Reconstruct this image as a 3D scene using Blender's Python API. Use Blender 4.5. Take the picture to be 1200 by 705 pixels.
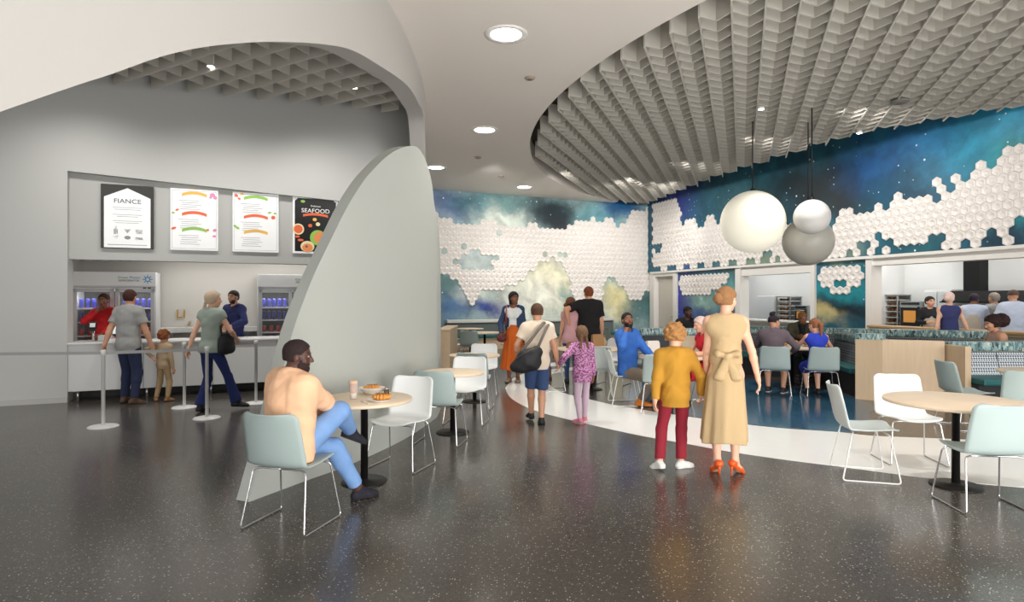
import bpy, bmesh, math, random
import numpy as np
from mathutils import Vector, Matrix
from mathutils.geometry import tessellate_polygon

for o in list(bpy.data.objects): bpy.data.objects.remove(o)
SC = bpy.context.scene
COL = SC.collection
random.seed(7)
PI = math.pi
EYE, F, CX, HY = 1.62, 720.0, 600.0, 350.0

# ------------------------------------------------------------------ camera, world, lights, exposure
cam_d = bpy.data.cameras.new('camera'); cam = bpy.data.objects.new('camera', cam_d); COL.objects.link(cam)
cam.location = (0, 0, EYE); cam.rotation_euler = (PI/2, 0, 0)
cam_d.sensor_width = 36; cam_d.lens = 36*F/1200.0
cam_d.shift_y = -(352.5-HY)/1200.0
cam_d.clip_start = .05; cam_d.clip_end = 200
SC.camera = cam
SC.view_settings.view_transform = 'Standard'; SC.view_settings.look = 'None'
SC.view_settings.gamma = 1.0; SC.view_settings.use_curve_mapping = False
SC.view_settings.exposure = 0.26
w = bpy.data.worlds.new('world'); SC.world = w; w.use_nodes = True
bg = w.node_tree.nodes['Background']; bg.inputs[0].default_value = (1.0, .985, .96, 1); bg.inputs[1].default_value = .7

def area(name, loc, target, sx, sy, power, col=(1, 1, 1)):
    l = bpy.data.lights.new(name, 'AREA'); l.shape = 'RECTANGLE'; l.size = sx; l.size_y = sy; l.energy = power; l.color = col
    o = bpy.data.objects.new(name, l); COL.objects.link(o); o.location = loc
    o.rotation_euler = (Vector(target)-Vector(loc)).to_track_quat('-Z', 'Y').to_euler(); return o
area('daylight_glazing', (11, -9, 3.6), (1.0, 8, .8), 7, 3.6, 900, (1, .975, .94))
area('daylight_glazing', (-1.0, -5.5, 1.9), (-2.5, 9, 1.6), 6, 3, 70, (1, .99, .98))
area('ceiling_fill', (4.0, .8, .06), (4.4, 6.0, 6.5), 8, 3.0, 860, (1, .97, .94))  # added upward fill near the floor, out of view, to brighten the ceiling
def spot(name, loc, target, power, ang=60, r=.12, col=(1, .965, .92)):
    l = bpy.data.lights.new(name, 'SPOT'); l.energy = power; l.spot_size = math.radians(ang); l.spot_blend = 1.0; l.shadow_soft_size = r; l.color = col
    o = bpy.data.objects.new(name, l); COL.objects.link(o); o.location = loc
    o.rotation_euler = (Vector(target)-Vector(loc)).to_track_quat('-Z', 'Y').to_euler(); return o
for x in (-.9, 1.0, 2.9, 4.3): spot('wall_spotlight', (x+.5, 15.9+.437*x, 4.9), (x, 20.6+.437*x, 2.7), 330, 85)
for (x, y) in ((6.9, 11.6), (5.9, 13.6), (5.0, 16.0), (4.4, 18.6)): spot('wall_spotlight', (x-1.2, y-.6, 4.9), (x+1.9, y+.9, 3.0), 300, 95)
for (x, y) in ((-6.2, 8.2), (-4.4, 8.8), (-3.0, 9.6)): spot('servery_spotlight', (x, y, 4.85), (x-.3, y+1.2, 1.2), 125, 130)
for (x, y) in ((1.6, 8.6), (4.9, 10.6), (3.4, 12.6), (6.4, 8.4), (3.0, 6.6), (5.2, 5.4)): spot('table_spotlight', (x, y, 4.95), (x-.2, y, 0), 290 if x < 5 else 200, 80)
area('servery_back_light', (-5.0, 11.75, 2.52), (-5.0, 11.75, 0), 3.0, .4, 24, (1, .97, .93)).rotation_euler = (0, 0, math.atan2(.4, .917))
for (x, y, e_) in ((11.0, 10.9, 18), (10.25, 13.05, 27), (9.40, 15.4, 30), (8.39, 18.2, 40), (7.54, 20.6, 32)):
    area('kitchen_light', (x, y, 3.25), (x, y, 0), 1.2, 1.2, e_, (1, .98, .95))

# ------------------------------------------------------------------ helpers
def lin(c):
    return tuple(((v/255.)/12.92 if v/255. <= .04045 else ((v/255.+.055)/1.055)**2.4) for v in c[:3])+(1,)
_m = {}
def mat(name, c=(200, 200, 200), rough=.5, metal=0, var=.0, vs=8, bump=0, bs=60, emit=0, alpha=1, trans=0, coat=0, ior=1.45):
    if name in _m: return _m[name]
    m = bpy.data.materials.new(name); m.use_nodes = True; _m[name] = m
    nt = m.node_tree; b = nt.nodes['Principled BSDF']
    b.inputs['Base Color'].default_value = lin(c); b.inputs['Roughness'].default_value = rough; b.inputs['Metallic'].default_value = metal
    b.inputs['IOR'].default_value = ior
    if trans: b.inputs['Transmission Weight'].default_value = trans
    if coat: b.inputs['Coat Weight'].default_value = coat
    if alpha < 1: b.inputs['Alpha'].default_value = alpha
    if emit:
        b.inputs['Emission Color'].default_value = lin(c); b.inputs['Emission Strength'].default_value = emit
    if var or bump:
        tc = nt.nodes.new('ShaderNodeTexCoord')
    if var:
        n = nt.nodes.new('ShaderNodeTexNoise'); n.inputs['Scale'].default_value = vs; n.inputs['Detail'].default_value = 4
        nt.links.new(tc.outputs['Object'], n.inputs['Vector'])
        mr = nt.nodes.new('ShaderNodeMapRange'); mr.inputs['To Min'].default_value = 1-var; mr.inputs['To Max'].default_value = 1+var
        nt.links.new(n.outputs['Fac'], mr.inputs['Value'])
        mx = nt.nodes.new('ShaderNodeVectorMath'); mx.operation = 'SCALE'; mx.inputs[0].default_value = lin(c)[:3]
        nt.links.new(mr.outputs[0], mx.inputs['Scale']); nt.links.new(mx.outputs[0], b.inputs['Base Color'])
    if bump:
        n2 = nt.nodes.new('ShaderNodeTexNoise'); n2.inputs['Scale'].default_value = bs; n2.inputs['Detail'].default_value = 3
        nt.links.new(tc.outputs['Object'], n2.inputs['Vector'])
        bp = nt.nodes.new('ShaderNodeBump'); bp.inputs['Strength'].default_value = bump; bp.inputs['Distance'].default_value = .01
        nt.links.new(n2.outputs['Fac'], bp.inputs['Height']); nt.links.new(bp.outputs[0], b.inputs['Normal'])
    return m

def tag(o, label=None, cat=None, group=None, kind=None):
    if label: o['label'] = label
    if cat: o['category'] = cat
    if group: o['group'] = group
    if kind: o['kind'] = kind
    return o
def thing(name, label, cat, loc=(0, 0, 0), rz=0, group=None):
    o = bpy.data.objects.new(name, None); COL.objects.link(o); o.location = loc; o.rotation_euler = (0, 0, rz)
    o.empty_display_size = .1
    return tag(o, label, cat, group)

class MB:
    def __init__(s): s.v = []; s.f = []; s.mi = []; s.sm = []
    def add(s, vs, fs, mi=0, smooth=False):
        o = len(s.v); s.v += [tuple(p) for p in vs]; s.f += [tuple(i+o for i in f) for f in fs]; s.mi += [mi]*len(fs); s.sm += [smooth]*len(fs); return s
    def box(s, c, d, rz=0, mi=0, bev=0, M=None):
        x, y, z = d[0]/2, d[1]/2, d[2]/2
        if bev > 0:
            bm = bmesh.new(); bmesh.ops.create_cube(bm, size=1)
            for v in bm.verts: v.co = Vector((v.co.x*d[0], v.co.y*d[1], v.co.z*d[2]))
            bmesh.ops.bevel(bm, geom=bm.edges[:], offset=min(bev, min(d)*.45), segments=2, affect='EDGES', profile=.6)
            vs = [v.co.copy() for v in bm.verts]; fs = [[v.index for v in f.verts] for f in bm.faces]; bm.free()
        else:
            vs = [Vector((a*x, b*y, e*z)) for a in (-1, 1) for b in (-1, 1) for e in (-1, 1)]
            fs = [(0, 1, 3, 2), (4, 6, 7, 5), (0, 4, 5, 1), (2, 3, 7, 6), (0, 2, 6, 4), (1, 5, 7, 3)]
        R = M if M is not None else Matrix.Rotation(rz, 3, 'Z')
        return s.add([R @ v + Vector(c) for v in vs], fs, mi)
    def hexa(s, p, mi=0):   # 8 corners: bottom loop 4, top loop 4
        return s.add(p, [(3, 2, 1, 0), (4, 5, 6, 7), (0, 1, 5, 4), (1, 2, 6, 5), (2, 3, 7, 6), (3, 0, 4, 7)], mi)
    def lathe(s, prof, n=32, c=(0, 0, 0), mi=0, smooth=True, axis=None):
        vs = []; fs = []
        for (r, z) in prof:
            for i in range(n):
                a = 2*PI*i/n; vs.append(Vector((r*math.cos(a), r*math.sin(a), z)))
        for j in range(len(prof)-1):
            for i in range(n):
                k = (i+1) % n; fs.append((j*n+i, j*n+k, (j+1)*n+k, (j+1)*n+i))
        if prof[0][0] > 1e-4: fs.append(tuple(range(n))[::-1])
        if prof[-1][0] > 1e-4: fs.append(tuple((len(prof)-1)*n+i for i in range(n)))
        if axis is not None:
            R = Vector(axis).to_track_quat('Z', 'Y').to_matrix(); vs = [R @ v for v in vs]
        return s.add([v+Vector(c) for v in vs], fs, mi, smooth)
    def cyl(s, c, r, h, n=24, mi=0, smooth=True, axis=None):
        return s.lathe([(r, 0), (r, h)], n, c, mi, smooth, axis)
    def ball(s, c, r, n=24, m=14, mi=0, sc=(1, 1, 1), M=None):
        prof = [(max(0.0, math.sin(PI*j/m)), -math.cos(PI*j/m)) for j in range(m+1)]
        vs = []; fs = []
        for (q, z) in prof:
            for i in range(n):
                a = 2*PI*i/n; v = Vector((q*math.cos(a)*sc[0]*r, q*math.sin(a)*sc[1]*r, z*sc[2]*r))
                vs.append((M @ v if M is not None else v)+Vector(c))
        for j in range(m):
            for i in range(n):
                k = (i+1) % n; fs.append((j*n+i, j*n+k, (j+1)*n+k, (j+1)*n+i))
        return s.add(vs, fs, mi, True)
    def tube(s, pts, r, n=8, fillet=0, closed=False, mi=0):
        P = [Vector(p) for p in pts]
        if fillet > 0:
            Q = [P[0]]
            for i in range(1, len(P)-1):
                a = P[i-1]-P[i]; b = P[i+1]-P[i]; f = min(fillet, a.length*.45, b.length*.45)
                p0 = P[i]+a.normalized()*f; p1 = P[i]+b.normalized()*f
                for k in range(6):
                    t = k/5; Q.append(p0*(1-t)**2+P[i]*2*t*(1-t)+p1*t*t)
            Q.append(P[-1]); P = Q
        rr = r if hasattr(r, '__len__') else [r]*len(P)
        vs = []; fs = []; nrm = None
        for i, p in enumerate(P):
            t = (P[min(i+1, len(P)-1)]-P[max(i-1, 0)])
            if t.length < 1e-9: t = Vector((0, 0, 1))
            t.normalize()
            if nrm is None:
                nrm = t.orthogonal().normalized()
            else:
                nrm = (nrm - t*nrm.dot(t)); nrm = nrm.normalized() if nrm.length > 1e-6 else t.orthogonal().normalized()
            b = t.cross(nrm)
            for k in range(n):
                a = 2*PI*k/n; vs.append(p+(nrm*math.cos(a)+b*math.sin(a))*rr[min(i, len(rr)-1)])
        for i in range(len(P)-1):
            for k in range(n):
                q = (k+1) % n; fs.append((i*n+k, i*n+q, (i+1)*n+q, (i+1)*n+k))
        fs.append(tuple(range(n))[::-1]); fs.append(tuple((len(P)-1)*n+k for k in range(n)))
        return s.add(vs, fs, mi, True)
    def prism(s, poly, z0, z1, mi=0, top=True, bot=True):
        n = len(poly); vs = [(p[0], p[1], z0) for p in poly]+[(p[0], p[1], z1) for p in poly]
        tri = tessellate_polygon([[Vector((p[0], p[1], 0)) for p in poly]]); fs = []
        for t in tri:
            a, b, c = [Vector(poly[i][:2]) for i in t]
            cr = (b-a).cross(c-a) if hasattr((b-a), 'cross') else 0
            t = tuple(t) if cr > 0 else tuple(t)[::-1]
            if bot: fs.append(t[::-1])
            if top: fs.append(tuple(i+n for i in t))
        ar = sum(poly[i][0]*poly[(i+1) % n][1]-poly[(i+1) % n][0]*poly[i][1] for i in range(n))
        for i in range(n):
            k = (i+1) % n; q = (i, k, k+n, i+n); fs.append(q if ar > 0 else q[::-1])
        return s.add(vs, fs, mi)
    def quad(s, a, b, c, d, mi=0): return s.add([a, b, c, d], [(0, 1, 2, 3)], mi)
    def build(s, name, mats, parent=None, mods=None):
        me = bpy.data.meshes.new(name); me.from_pydata([tuple(v) for v in s.v], [], s.f); me.update()
        mats = mats if isinstance(mats, (list, tuple)) else [mats]
        for m in mats: me.materials.append(m)
        me.polygons.foreach_set('material_index', s.mi); me.polygons.foreach_set('use_smooth', s.sm)
        bm = bmesh.new(); bm.from_mesh(me); bmesh.ops.recalc_face_normals(bm, faces=bm.faces[:]); bm.to_mesh(me); bm.free()
        o = bpy.data.objects.new(name, me); COL.objects.link(o)
        if parent is not None: o.parent = parent
        return o
def struct(o): o['kind'] = 'structure'; return o
def dup(root, loc, rz, label=None, group=None):
    r = root.copy(); COL.objects.link(r); r.location = loc; r.rotation_euler = (0, 0, rz)
    if label: r['label'] = label
    if group: r['group'] = group
    for ch in list(root.children):
        c = ch.copy(); COL.objects.link(c); c.parent = r
        for g in list(ch.children):
            d = g.copy(); COL.objects.link(d); d.parent = c
    return r
def W(px, py, Y): return Vector(((px-CX)/F*Y, Y, EYE+(HY-py)/F*Y))
def FL(px, py):
    Y = EYE*F/(py-HY); return Vector(((px-CX)/F*Y, Y, 0))
def interp(pts, t):
    if t <= pts[0][0]: return pts[0][1]
    for (a, b), (c, d) in zip(pts, pts[1:]):
        if t <= c: return b+(d-b)*(t-a)/(c-a)
    return pts[-1][1]
def spline(P, n=8, closed=False):
    P = [Vector(p) for p in P]; out = []; N = len(P)
    for i in range(N if closed else N-1):
        if closed: p0, p1, p2, p3 = P[i-1], P[i], P[(i+1) % N], P[(i+2) % N]
        else: p0, p1, p2, p3 = P[max(i-1, 0)], P[i], P[i+1], P[min(i+2, N-1)]
        for k in range(n):
            t = k/n
            out.append(.5*((2*p1)+(p2-p0)*t+(2*p0-5*p1+4*p2-p3)*t*t+(3*p1-p0-3*p2+p3)*t**3))
    if not closed: out.append(P[-1])
    return out
def inpoly(x, y, P):
    c = False; n = len(P); j = n-1
    for i in range(n):
        if ((P[i][1] > y) != (P[j][1] > y)) and (x < (P[j][0]-P[i][0])*(y-P[i][1])/(P[j][1]-P[i][1]+1e-12)+P[i][0]): c = not c
        j = i
    return c
def text_mesh(name, body, size, M, m, parent=None, extrude=.001, align='CENTER', sx=1.0):
    cu = bpy.data.curves.new(name, 'FONT'); cu.body = body; cu.size = size; cu.extrude = extrude; cu.align_x = align; cu.align_y = 'CENTER'
    cu.resolution_u = 3
    to = bpy.data.objects.new(name+'_tmp', cu); COL.objects.link(to)
    dg = bpy.context.evaluated_depsgraph_get(); me = bpy.data.meshes.new_from_object(to.evaluated_get(dg))
    bpy.data.objects.remove(to); me.name = name; me.materials.clear(); me.materials.append(m)
    if sx != 1: me.transform(Matrix.Diagonal((sx, 1, 1, 1)))
    me.transform(M); o = bpy.data.objects.new(name, me); COL.objects.link(o)
    if parent is not None: o.parent = parent
    return o
# ------------------------------------------------------------------ the setting
ZC = 5.095          # flat ceiling
ZB = 5.03           # lower edge of the baffles
def fas_x(Y): return -20.14+math.sqrt(18.75**2-(Y-8.6)**2)
A0 = Vector((-2.44, 19.55, 0)); FDIR = Vector((1, .437, 0)).normalized(); FN = Vector((FDIR.y, -FDIR.x, 0))      # far wall, normal to the room
Q0 = Vector((9.25, 11.1, 0)); GDIR = Vector((-.36, 1, 0)).normalized(); GN = Vector((-GDIR.y, GDIR.x, 0))        # right wall
P0 = Vector((-6.98, 9.6, 0)); LDIR = Vector((.917, .40, 0)).normalized(); LN = Vector((LDIR.y, -LDIR.x, 0))      # left (servery) wall
def FWp(s, z, off=0): p = A0+FDIR*s+FN*off; return Vector((p.x, p.y, z))
def RWp(s, z, off=0): p = Q0+GDIR*s+GN*off; return Vector((p.x, p.y, z))
def LWp(s, z, off=0): p = P0+LDIR*s+LN*off; return Vector((p.x, p.y, z))
def px_s(px, O, D):          # distance along a wall line where the view ray of column px meets it
    r = (px-CX)/F; return (r*O.y-O.x)/(D.x-r*D.y)
def px_sz(px, py, O, D):
    s = px_s(px, O, D); Y = O.y+D.y*s; return s, EYE+(HY-py)/F*Y
fs = lambda px: px_s(px, A0, FDIR); rs = lambda px: px_s(px, Q0, GDIR); ls = lambda px: px_s(px, P0, LDIR)

white_paint = mat('white_paint', (226, 223, 218), .6, var=.015, vs=2)
grey_paint = mat('grey_paint', (196, 197, 194), .6, var=.015, vs=1.5)
fin_paint = mat('fin_paint', (176, 180, 175), .55, var=.015, vs=1.5)
ceil_paint = mat('ceil_paint', (234, 227, 220), .7, var=.01, vs=1)
fascia_paint = mat('fascia_paint', (186, 184, 180), .65, var=.01, vs=1)
baffle_m = mat('baffle_felt', (190, 186, 177), .8, var=.04, vs=3)
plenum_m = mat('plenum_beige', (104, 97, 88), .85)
wood_m = None

def terrazzo(name, base, fleck, fleck2, rough, dens=.12, scale=55, cloud=.35):
    m = bpy.data.materials.new(name); m.use_nodes = True; nt = m.node_tree; N = nt.nodes; L = nt.links; b = N['Principled BSDF']
    tc = N.new('ShaderNodeTexCoord')
    def flecks(sc, lo, hi):
        v = N.new('ShaderNodeTexVoronoi'); v.inputs['Scale'].default_value = sc; L.new(tc.outputs['Object'], v.inputs['Vector'])
        r = N.new('ShaderNodeMapRange'); r.inputs['From Min'].default_value = lo; r.inputs['From Max'].default_value = hi
        r.inputs['To Min'].default_value = 1; r.inputs['To Max'].default_value = 0; L.new(v.outputs['Distance'], r.inputs['Value'])
        sx = N.new('ShaderNodeSeparateColor'); L.new(v.outputs['Color'], sx.inputs[0])
        g = N.new('ShaderNodeMath'); g.operation = 'GREATER_THAN'; g.inputs[1].default_value = 1-dens; L.new(sx.outputs[0], g.inputs[0])
        k = N.new('ShaderNodeMath'); k.operation = 'MULTIPLY'; L.new(r.outputs[0], k.inputs[0]); L.new(g.outputs[0], k.inputs[1]); return k.outputs[0]
    n = N.new('ShaderNodeTexNoise'); n.inputs['Scale'].default_value = .9; n.inputs['Detail'].default_value = 6; L.new(tc.outputs['Object'], n.inputs['Vector'])
    n3 = N.new('ShaderNodeTexNoise'); n3.inputs['Scale'].default_value = 45; n3.inputs['Detail'].default_value = 3; L.new(tc.outputs['Object'], n3.inputs['Vector'])
    ad = N.new('ShaderNodeMath'); ad.operation = 'ADD'; L.new(n.outputs['Fac'], ad.inputs[0]); L.new(n3.outputs['Fac'], ad.inputs[1])
    mr = N.new('ShaderNodeMapRange'); mr.inputs['From Min'].default_value = .6; mr.inputs['From Max'].default_value = 1.4
    mr.inputs['To Min'].default_value = 1-cloud; mr.inputs['To Max'].default_value = 1+cloud; L.new(ad.outputs[0], mr.inputs['Value'])
    sc = N.new('ShaderNodeVectorMath'); sc.operation = 'SCALE'; sc.inputs[0].default_value = lin(base)[:3]; L.new(mr.outputs[0], sc.inputs['Scale'])
    x = sc.outputs[0]
    for (s_, lo, hi, c) in ((scale, .26, .34, fleck), (scale*.45, .16, .22, fleck2), (scale*2.0, .3, .4, fleck2)):
        mx = N.new('ShaderNodeMix'); mx.data_type = 'RGBA'; L.new(flecks(s_, lo, hi), mx.inputs['Factor']); L.new(x, mx.inputs['A']); mx.inputs['B'].default_value = lin(c); x = mx.outputs['Result']
    L.new(x, b.inputs['Base Color'])
    rr = N.new('ShaderNodeMapRange'); rr.inputs['To Min'].default_value = rough*.75; rr.inputs['To Max'].default_value = rough*1.3
    L.new(n.outputs['Fac'], rr.inputs['Value']); L.new(rr.outputs[0], b.inputs['Roughness'])
    b.inputs['IOR'].default_value = 1.5
    return m
floor_m = terrazzo('dark_terrazzo', (80, 76, 71), (186, 180, 172), (124, 118, 110), .2, dens=.14, scale=70)
blue_m = terrazzo('blue_terrazzo', (40, 82, 108), (150, 185, 205), (70, 110, 135), .13, dens=.2)
ring_m = mat('white_terrazzo', (238, 238, 235), .16, var=.03, vs=14)

# floor
b = MB(); b.prism([(-13, -5), (14, -5), (14, 26), (-13, 26)], -.1, 0); struct(b.build('floor', floor_m))
outer = [FL(592, 454.5), FL(599, 466.4), FL(624.7, 480), FL(669, 492), FL(740, 508), FL(806, 520), FL(868, 531), FL(980, 546), FL(1200, 571), Vector((6.5, 5.0, 0)), Vector((10.2, 5.6, 0))]
inner = [Vector((10.2, 8.2, 0)), Vector((7.2, 6.95, 0)), FL(1056, 512), FL(980, 506), FL(880, 498), FL(740, 478), FL(679, 465), FL(655, 458), FL(640, 446), FL(645, 439), FL(669, 434), Vector((3.4, 15.6, 0)), Vector((4.6, 15.9, 0))]
outback = [Vector((4.6, 16.6, 0)), Vector((3.0, 16.3, 0)), FL(669, 430.5), FL(625, 434.5), FL(601, 443)]
ring = [(p.x, p.y) for p in spline(outer, 6)]+[(p.x, p.y) for p in spline(inner, 6)]+[(p.x, p.y) for p in spline(outback, 6)]
b = MB(); b.prism(ring, 0, .003); struct(b.build('trim_1', ring_m))
blue = [(2.05, 9.0), (3.1, 7.93), (3.98, 7.52), (4.55, 7.7), (5.0, 8.6), (5.5, 9.4), (5.6, 11.3), (4.6, 12.6), (3.2, 12.6), (2.3, 11.5), (1.85, 10.2)]
b = MB(); b.prism([(p.x, p.y) for p in spline([Vector((x, y, 0)) for x, y in blue], 5, True)], 0, .002); struct(b.build('trim_2', blue_m))

# flat ceiling with the round opening
cc, cr = Vector((12.5, 13.6)), 12.1
arc = []
for k in range(81):
    a = math.radians(136 + (250-136)*k/80); arc.append((cc.x+cr*math.cos(a), cc.y+cr*math.sin(a)))
fa = [(fas_x(y), y) for y in np.linspace(-4, 19.0, 40)]
e0 = FWp(-2.5, 0); arc = [p for p in arc if (Vector((p[0], p[1], 0))-A0).dot(FN) > 0]
e1 = A0+FDIR*((Vector((arc[0][0], arc[0][1], 0))-A0).dot(FDIR))
cpoly = fa+[(e0.x, e0.y), (e1.x, e1.y)]+arc+[(9.4, -4)]
b = MB(); b.prism(cpoly, ZC, ZC+.42); struct(b.build('ceiling', ceil_paint))
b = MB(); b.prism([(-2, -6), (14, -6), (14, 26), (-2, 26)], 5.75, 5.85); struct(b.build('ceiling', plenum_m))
b = MB(); b.prism([(-12, 2), (-2.0, 2), (-1.0, 8), (-1.6, 14), (-8, 14), (-12, 9.5)], 5.75, 5.85); struct(b.build('ceiling', mat('servery_ceiling', (60, 60, 58), .8)))

# curved fascia with its arched lower edge (a slab on a vertical cylinder)
fe = [(0, 131), (30, 120.5), (60, 110), (100, 96.5), (130, 87), (190, 66), (240, 55), (290, 50), (330, 49), (380, 52), (413, 59), (445, 77), (478, 101), (491, 122)]
zs = []
for (px, py) in fe:
    r = (px-CX)/F; Y = 2.0
    for _ in range(60): Y = fas_x(Y)/r if False else Y-(fas_x(Y)-r*Y)/(-(Y-8.6)/(fas_x(Y)+20.14)-r)
    zs.append((Y, EYE+(HY-py)/F*Y))
zs = [(.5, .02), (.75, .6), (1.2, 1.2), (2.0, 1.9)]+zs; zs = zs+[(zs[-1][0]+.5, zs[-1][1]+.06), (zs[-1][0]+1.0, zs[-1][1]-.02), (10.8, 4.0), (11.3, 3.4), (11.7, 2.5), (12.0, 1.2), (12.1, 0.0)]
zs = [(p.x, p.y) for p in spline([Vector((a_, b_, 0)) for a_, b_ in zs], 6)]
b = MB(); ys = [float(v) for v in np.linspace(.5, 12.1, 200)]; vs = []; fcs = []
tz = .26
for y in ys:
    x = fas_x(y); z = interp(zs, y)
    vs += [(x, y, z), (x, y, 5.75), (x-tz, y, z), (x-tz, y, 5.75)]
for i in range(len(ys)-1):
    a, c = i*4, i*4+4
    fcs += [(a, c, c+1, a+1), (a+2, a+3, c+3, c+2), (a, a+2, c+2, c), (a+1, c+1, c+3, a+3)]
n = len(ys)*4-4; fcs += [(0, 1, 3, 2), (n, n+2, n+3, n+1)]
b.add(vs, fcs, 0, True); o = struct(b.build('trim_3', fascia_paint))
md = o.modifiers.new('edge', 'EDGE_SPLIT'); md.split_angle = math.radians(40)
b = MB(); ys = np.linspace(12.1, 19.2, 30)
b.prism([(fas_x(y), y) for y in ys]+[(fas_x(y)-.26, y) for y in ys[::-1]], 0, 5.75); struct(b.build('wall_drum', fascia_paint))

# gallery walls: left servery wall with its recess
b = MB()
sL, sR = ls(79), ls(472)
def lslab(b, s0, s1, z0, z1, o0, o1, mi=0, za=None):
    za = z1 if za is None else za
    b.hexa([LWp(s0, z0, o0), LWp(s1, z0, o0), LWp(s1, z0, o1), LWp(s0, z0, o1), LWp(s0, z1, o0), LWp(s1, za, o0), LWp(s1, za, o1), LWp(s0, z1, o1)], mi)
z_l = px_sz(79, 200, P0, LDIR)[1]; z_r = px_sz(395, 235, P0, LDIR)
slope = (z_r[1]-z_l)/(z_r[0]-sL); zend = z_l+slope*(sR-sL)
lslab(b, -4.5, sL, 0, 5.75, 0, -.35)
b.hexa([LWp(sL, z_l, 0), LWp(sR, zend, 0), LWp(sR, zend, -.35), LWp(sL, z_l, -.35), LWp(sL, 5.75, 0), LWp(sR, 5.75, 0), LWp(sR, 5.75, -.35), LWp(sL, 5.75, -.35)])
lslab(b, sR, ls(486), 0, 5.75, 0, -.35)
struct(b.build('wall_left', grey_paint))
b = MB(); lslab(b, sL, sR, 2.25, 4.0, -.12, -.45); struct(b.build('wall_menu_band', mat('band_paint', (186, 187, 184), .6)))
b = MB(); lslab(b, sL-.25, sR+.2, 0, 2.6, -2.0, -2.1); lslab(b, sL-.35, sL-.25, 0, 2.6, -.35, -2.1); lslab(b, sR+.1, sR+.2, 0, 2.6, -.35, -2.1)
struct(b.build('wall_servery_back', mat('servery_back', (206, 203, 197), .6)))
b = MB(); lslab(b, sL-.35, sR+.2, 2.6, 2.7, -.35, -2.1); struct(b.build('ceiling', mat('servery_soffit', (170, 166, 160), .7)))
b = MB(); lslab(b, -4.5, sL, 0, .09, .012, 0); struct(b.build('baseboard_left', mat('skirting', (190, 190, 187), .5)))

# ---- the grey leaning-egg fin
fin = [(-2.098, 4.9), (-1.847, 5.45), (-1.569, 6.04), (-1.239, 7.11), (-1.045, 8.27), (-1.035, 8.6), (-1.047, 9.0), (-1.09, 9.4), (-1.16, 9.8)]
fpl = [Vector((p.x, p.y)) for p in spline([Vector((x, y, 0)) for x, y in fin], 12)]
def plan_hit(px):
    r = (px-CX)/F
    for a, c in zip(fpl, fpl[1:]):
        da, dc = a.x-r*a.y, c.x-r*c.y
        if da <= 0 <= dc or dc <= 0 <= da:
            t = da/(da-dc) if da != dc else 0; p = a+(c-a)*t; return p
    return fpl[-1]
fo = [(292, 588), (300, 558), (316, 500), (339.6, 401), (356.6, 350), (377, 302.5), (404, 248), (424.7, 214), (440, 196), (453.6, 183), (466, 175), (477, 171.5), (488, 172), (496, 181.7), (502, 197), (506.4, 216), (510, 245)]
prof = [(plan_hit(px).y, EYE+(HY-py)/F*plan_hit(px).y) for px, py in fo]
prof[0] = (4.9, 0.0)
prof += [(8.75, 2.5), (9.15, 1.7), (9.45, 1.0), (9.62, .0)]
sp_ = spline([Vector((y, z, 0)) for y, z in prof], 10); sp_[-1] = Vector((9.62, 0, 0))
b = MB(); ys = []; zz = []
for q in sp_:
    if not ys or q.x > ys[-1]+.002: ys.append(q.x); zz.append(q.y)
def finpt(y):
    for a, c in zip(fpl, fpl[1:]):
        if a.y <= y <= c.y or c.y <= y <= a.y:
            t = (y-a.y)/(c.y-a.y) if c.y != a.y else 0; return a+(c-a)*t, (c-a).normalized()
    return fpl[-1], (fpl[-1]-fpl[-2]).normalized()
NV = 12; vs = []; fcs = []
for y, z in zip(ys, zz):
    p, t = finpt(y); nn = Vector((-t.y, t.x))*.14
    for side in (0, 1):
        q = p+nn*side
        for k in range(NV+1): vs.append((q.x, q.y, max(0, z)*k/NV))
S = 2*(NV+1)
for i in range(len(ys)-1):
    for side in (0, 1):
        for k in range(NV):
            a = i*S+side*(NV+1)+k; fcs.append((a, a+S, a+S+1, a+1))
    a = i*S; fcs.append((a+NV, a+NV+S, a+NV+S+NV+1, a+NV+NV+1))
b.add(vs, fcs, 0, True); o = b.build('trim_4', fin_paint); struct(o)
md = o.modifiers.new('edge', 'EDGE_SPLIT'); md.split_angle = math.radians(40)

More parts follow.
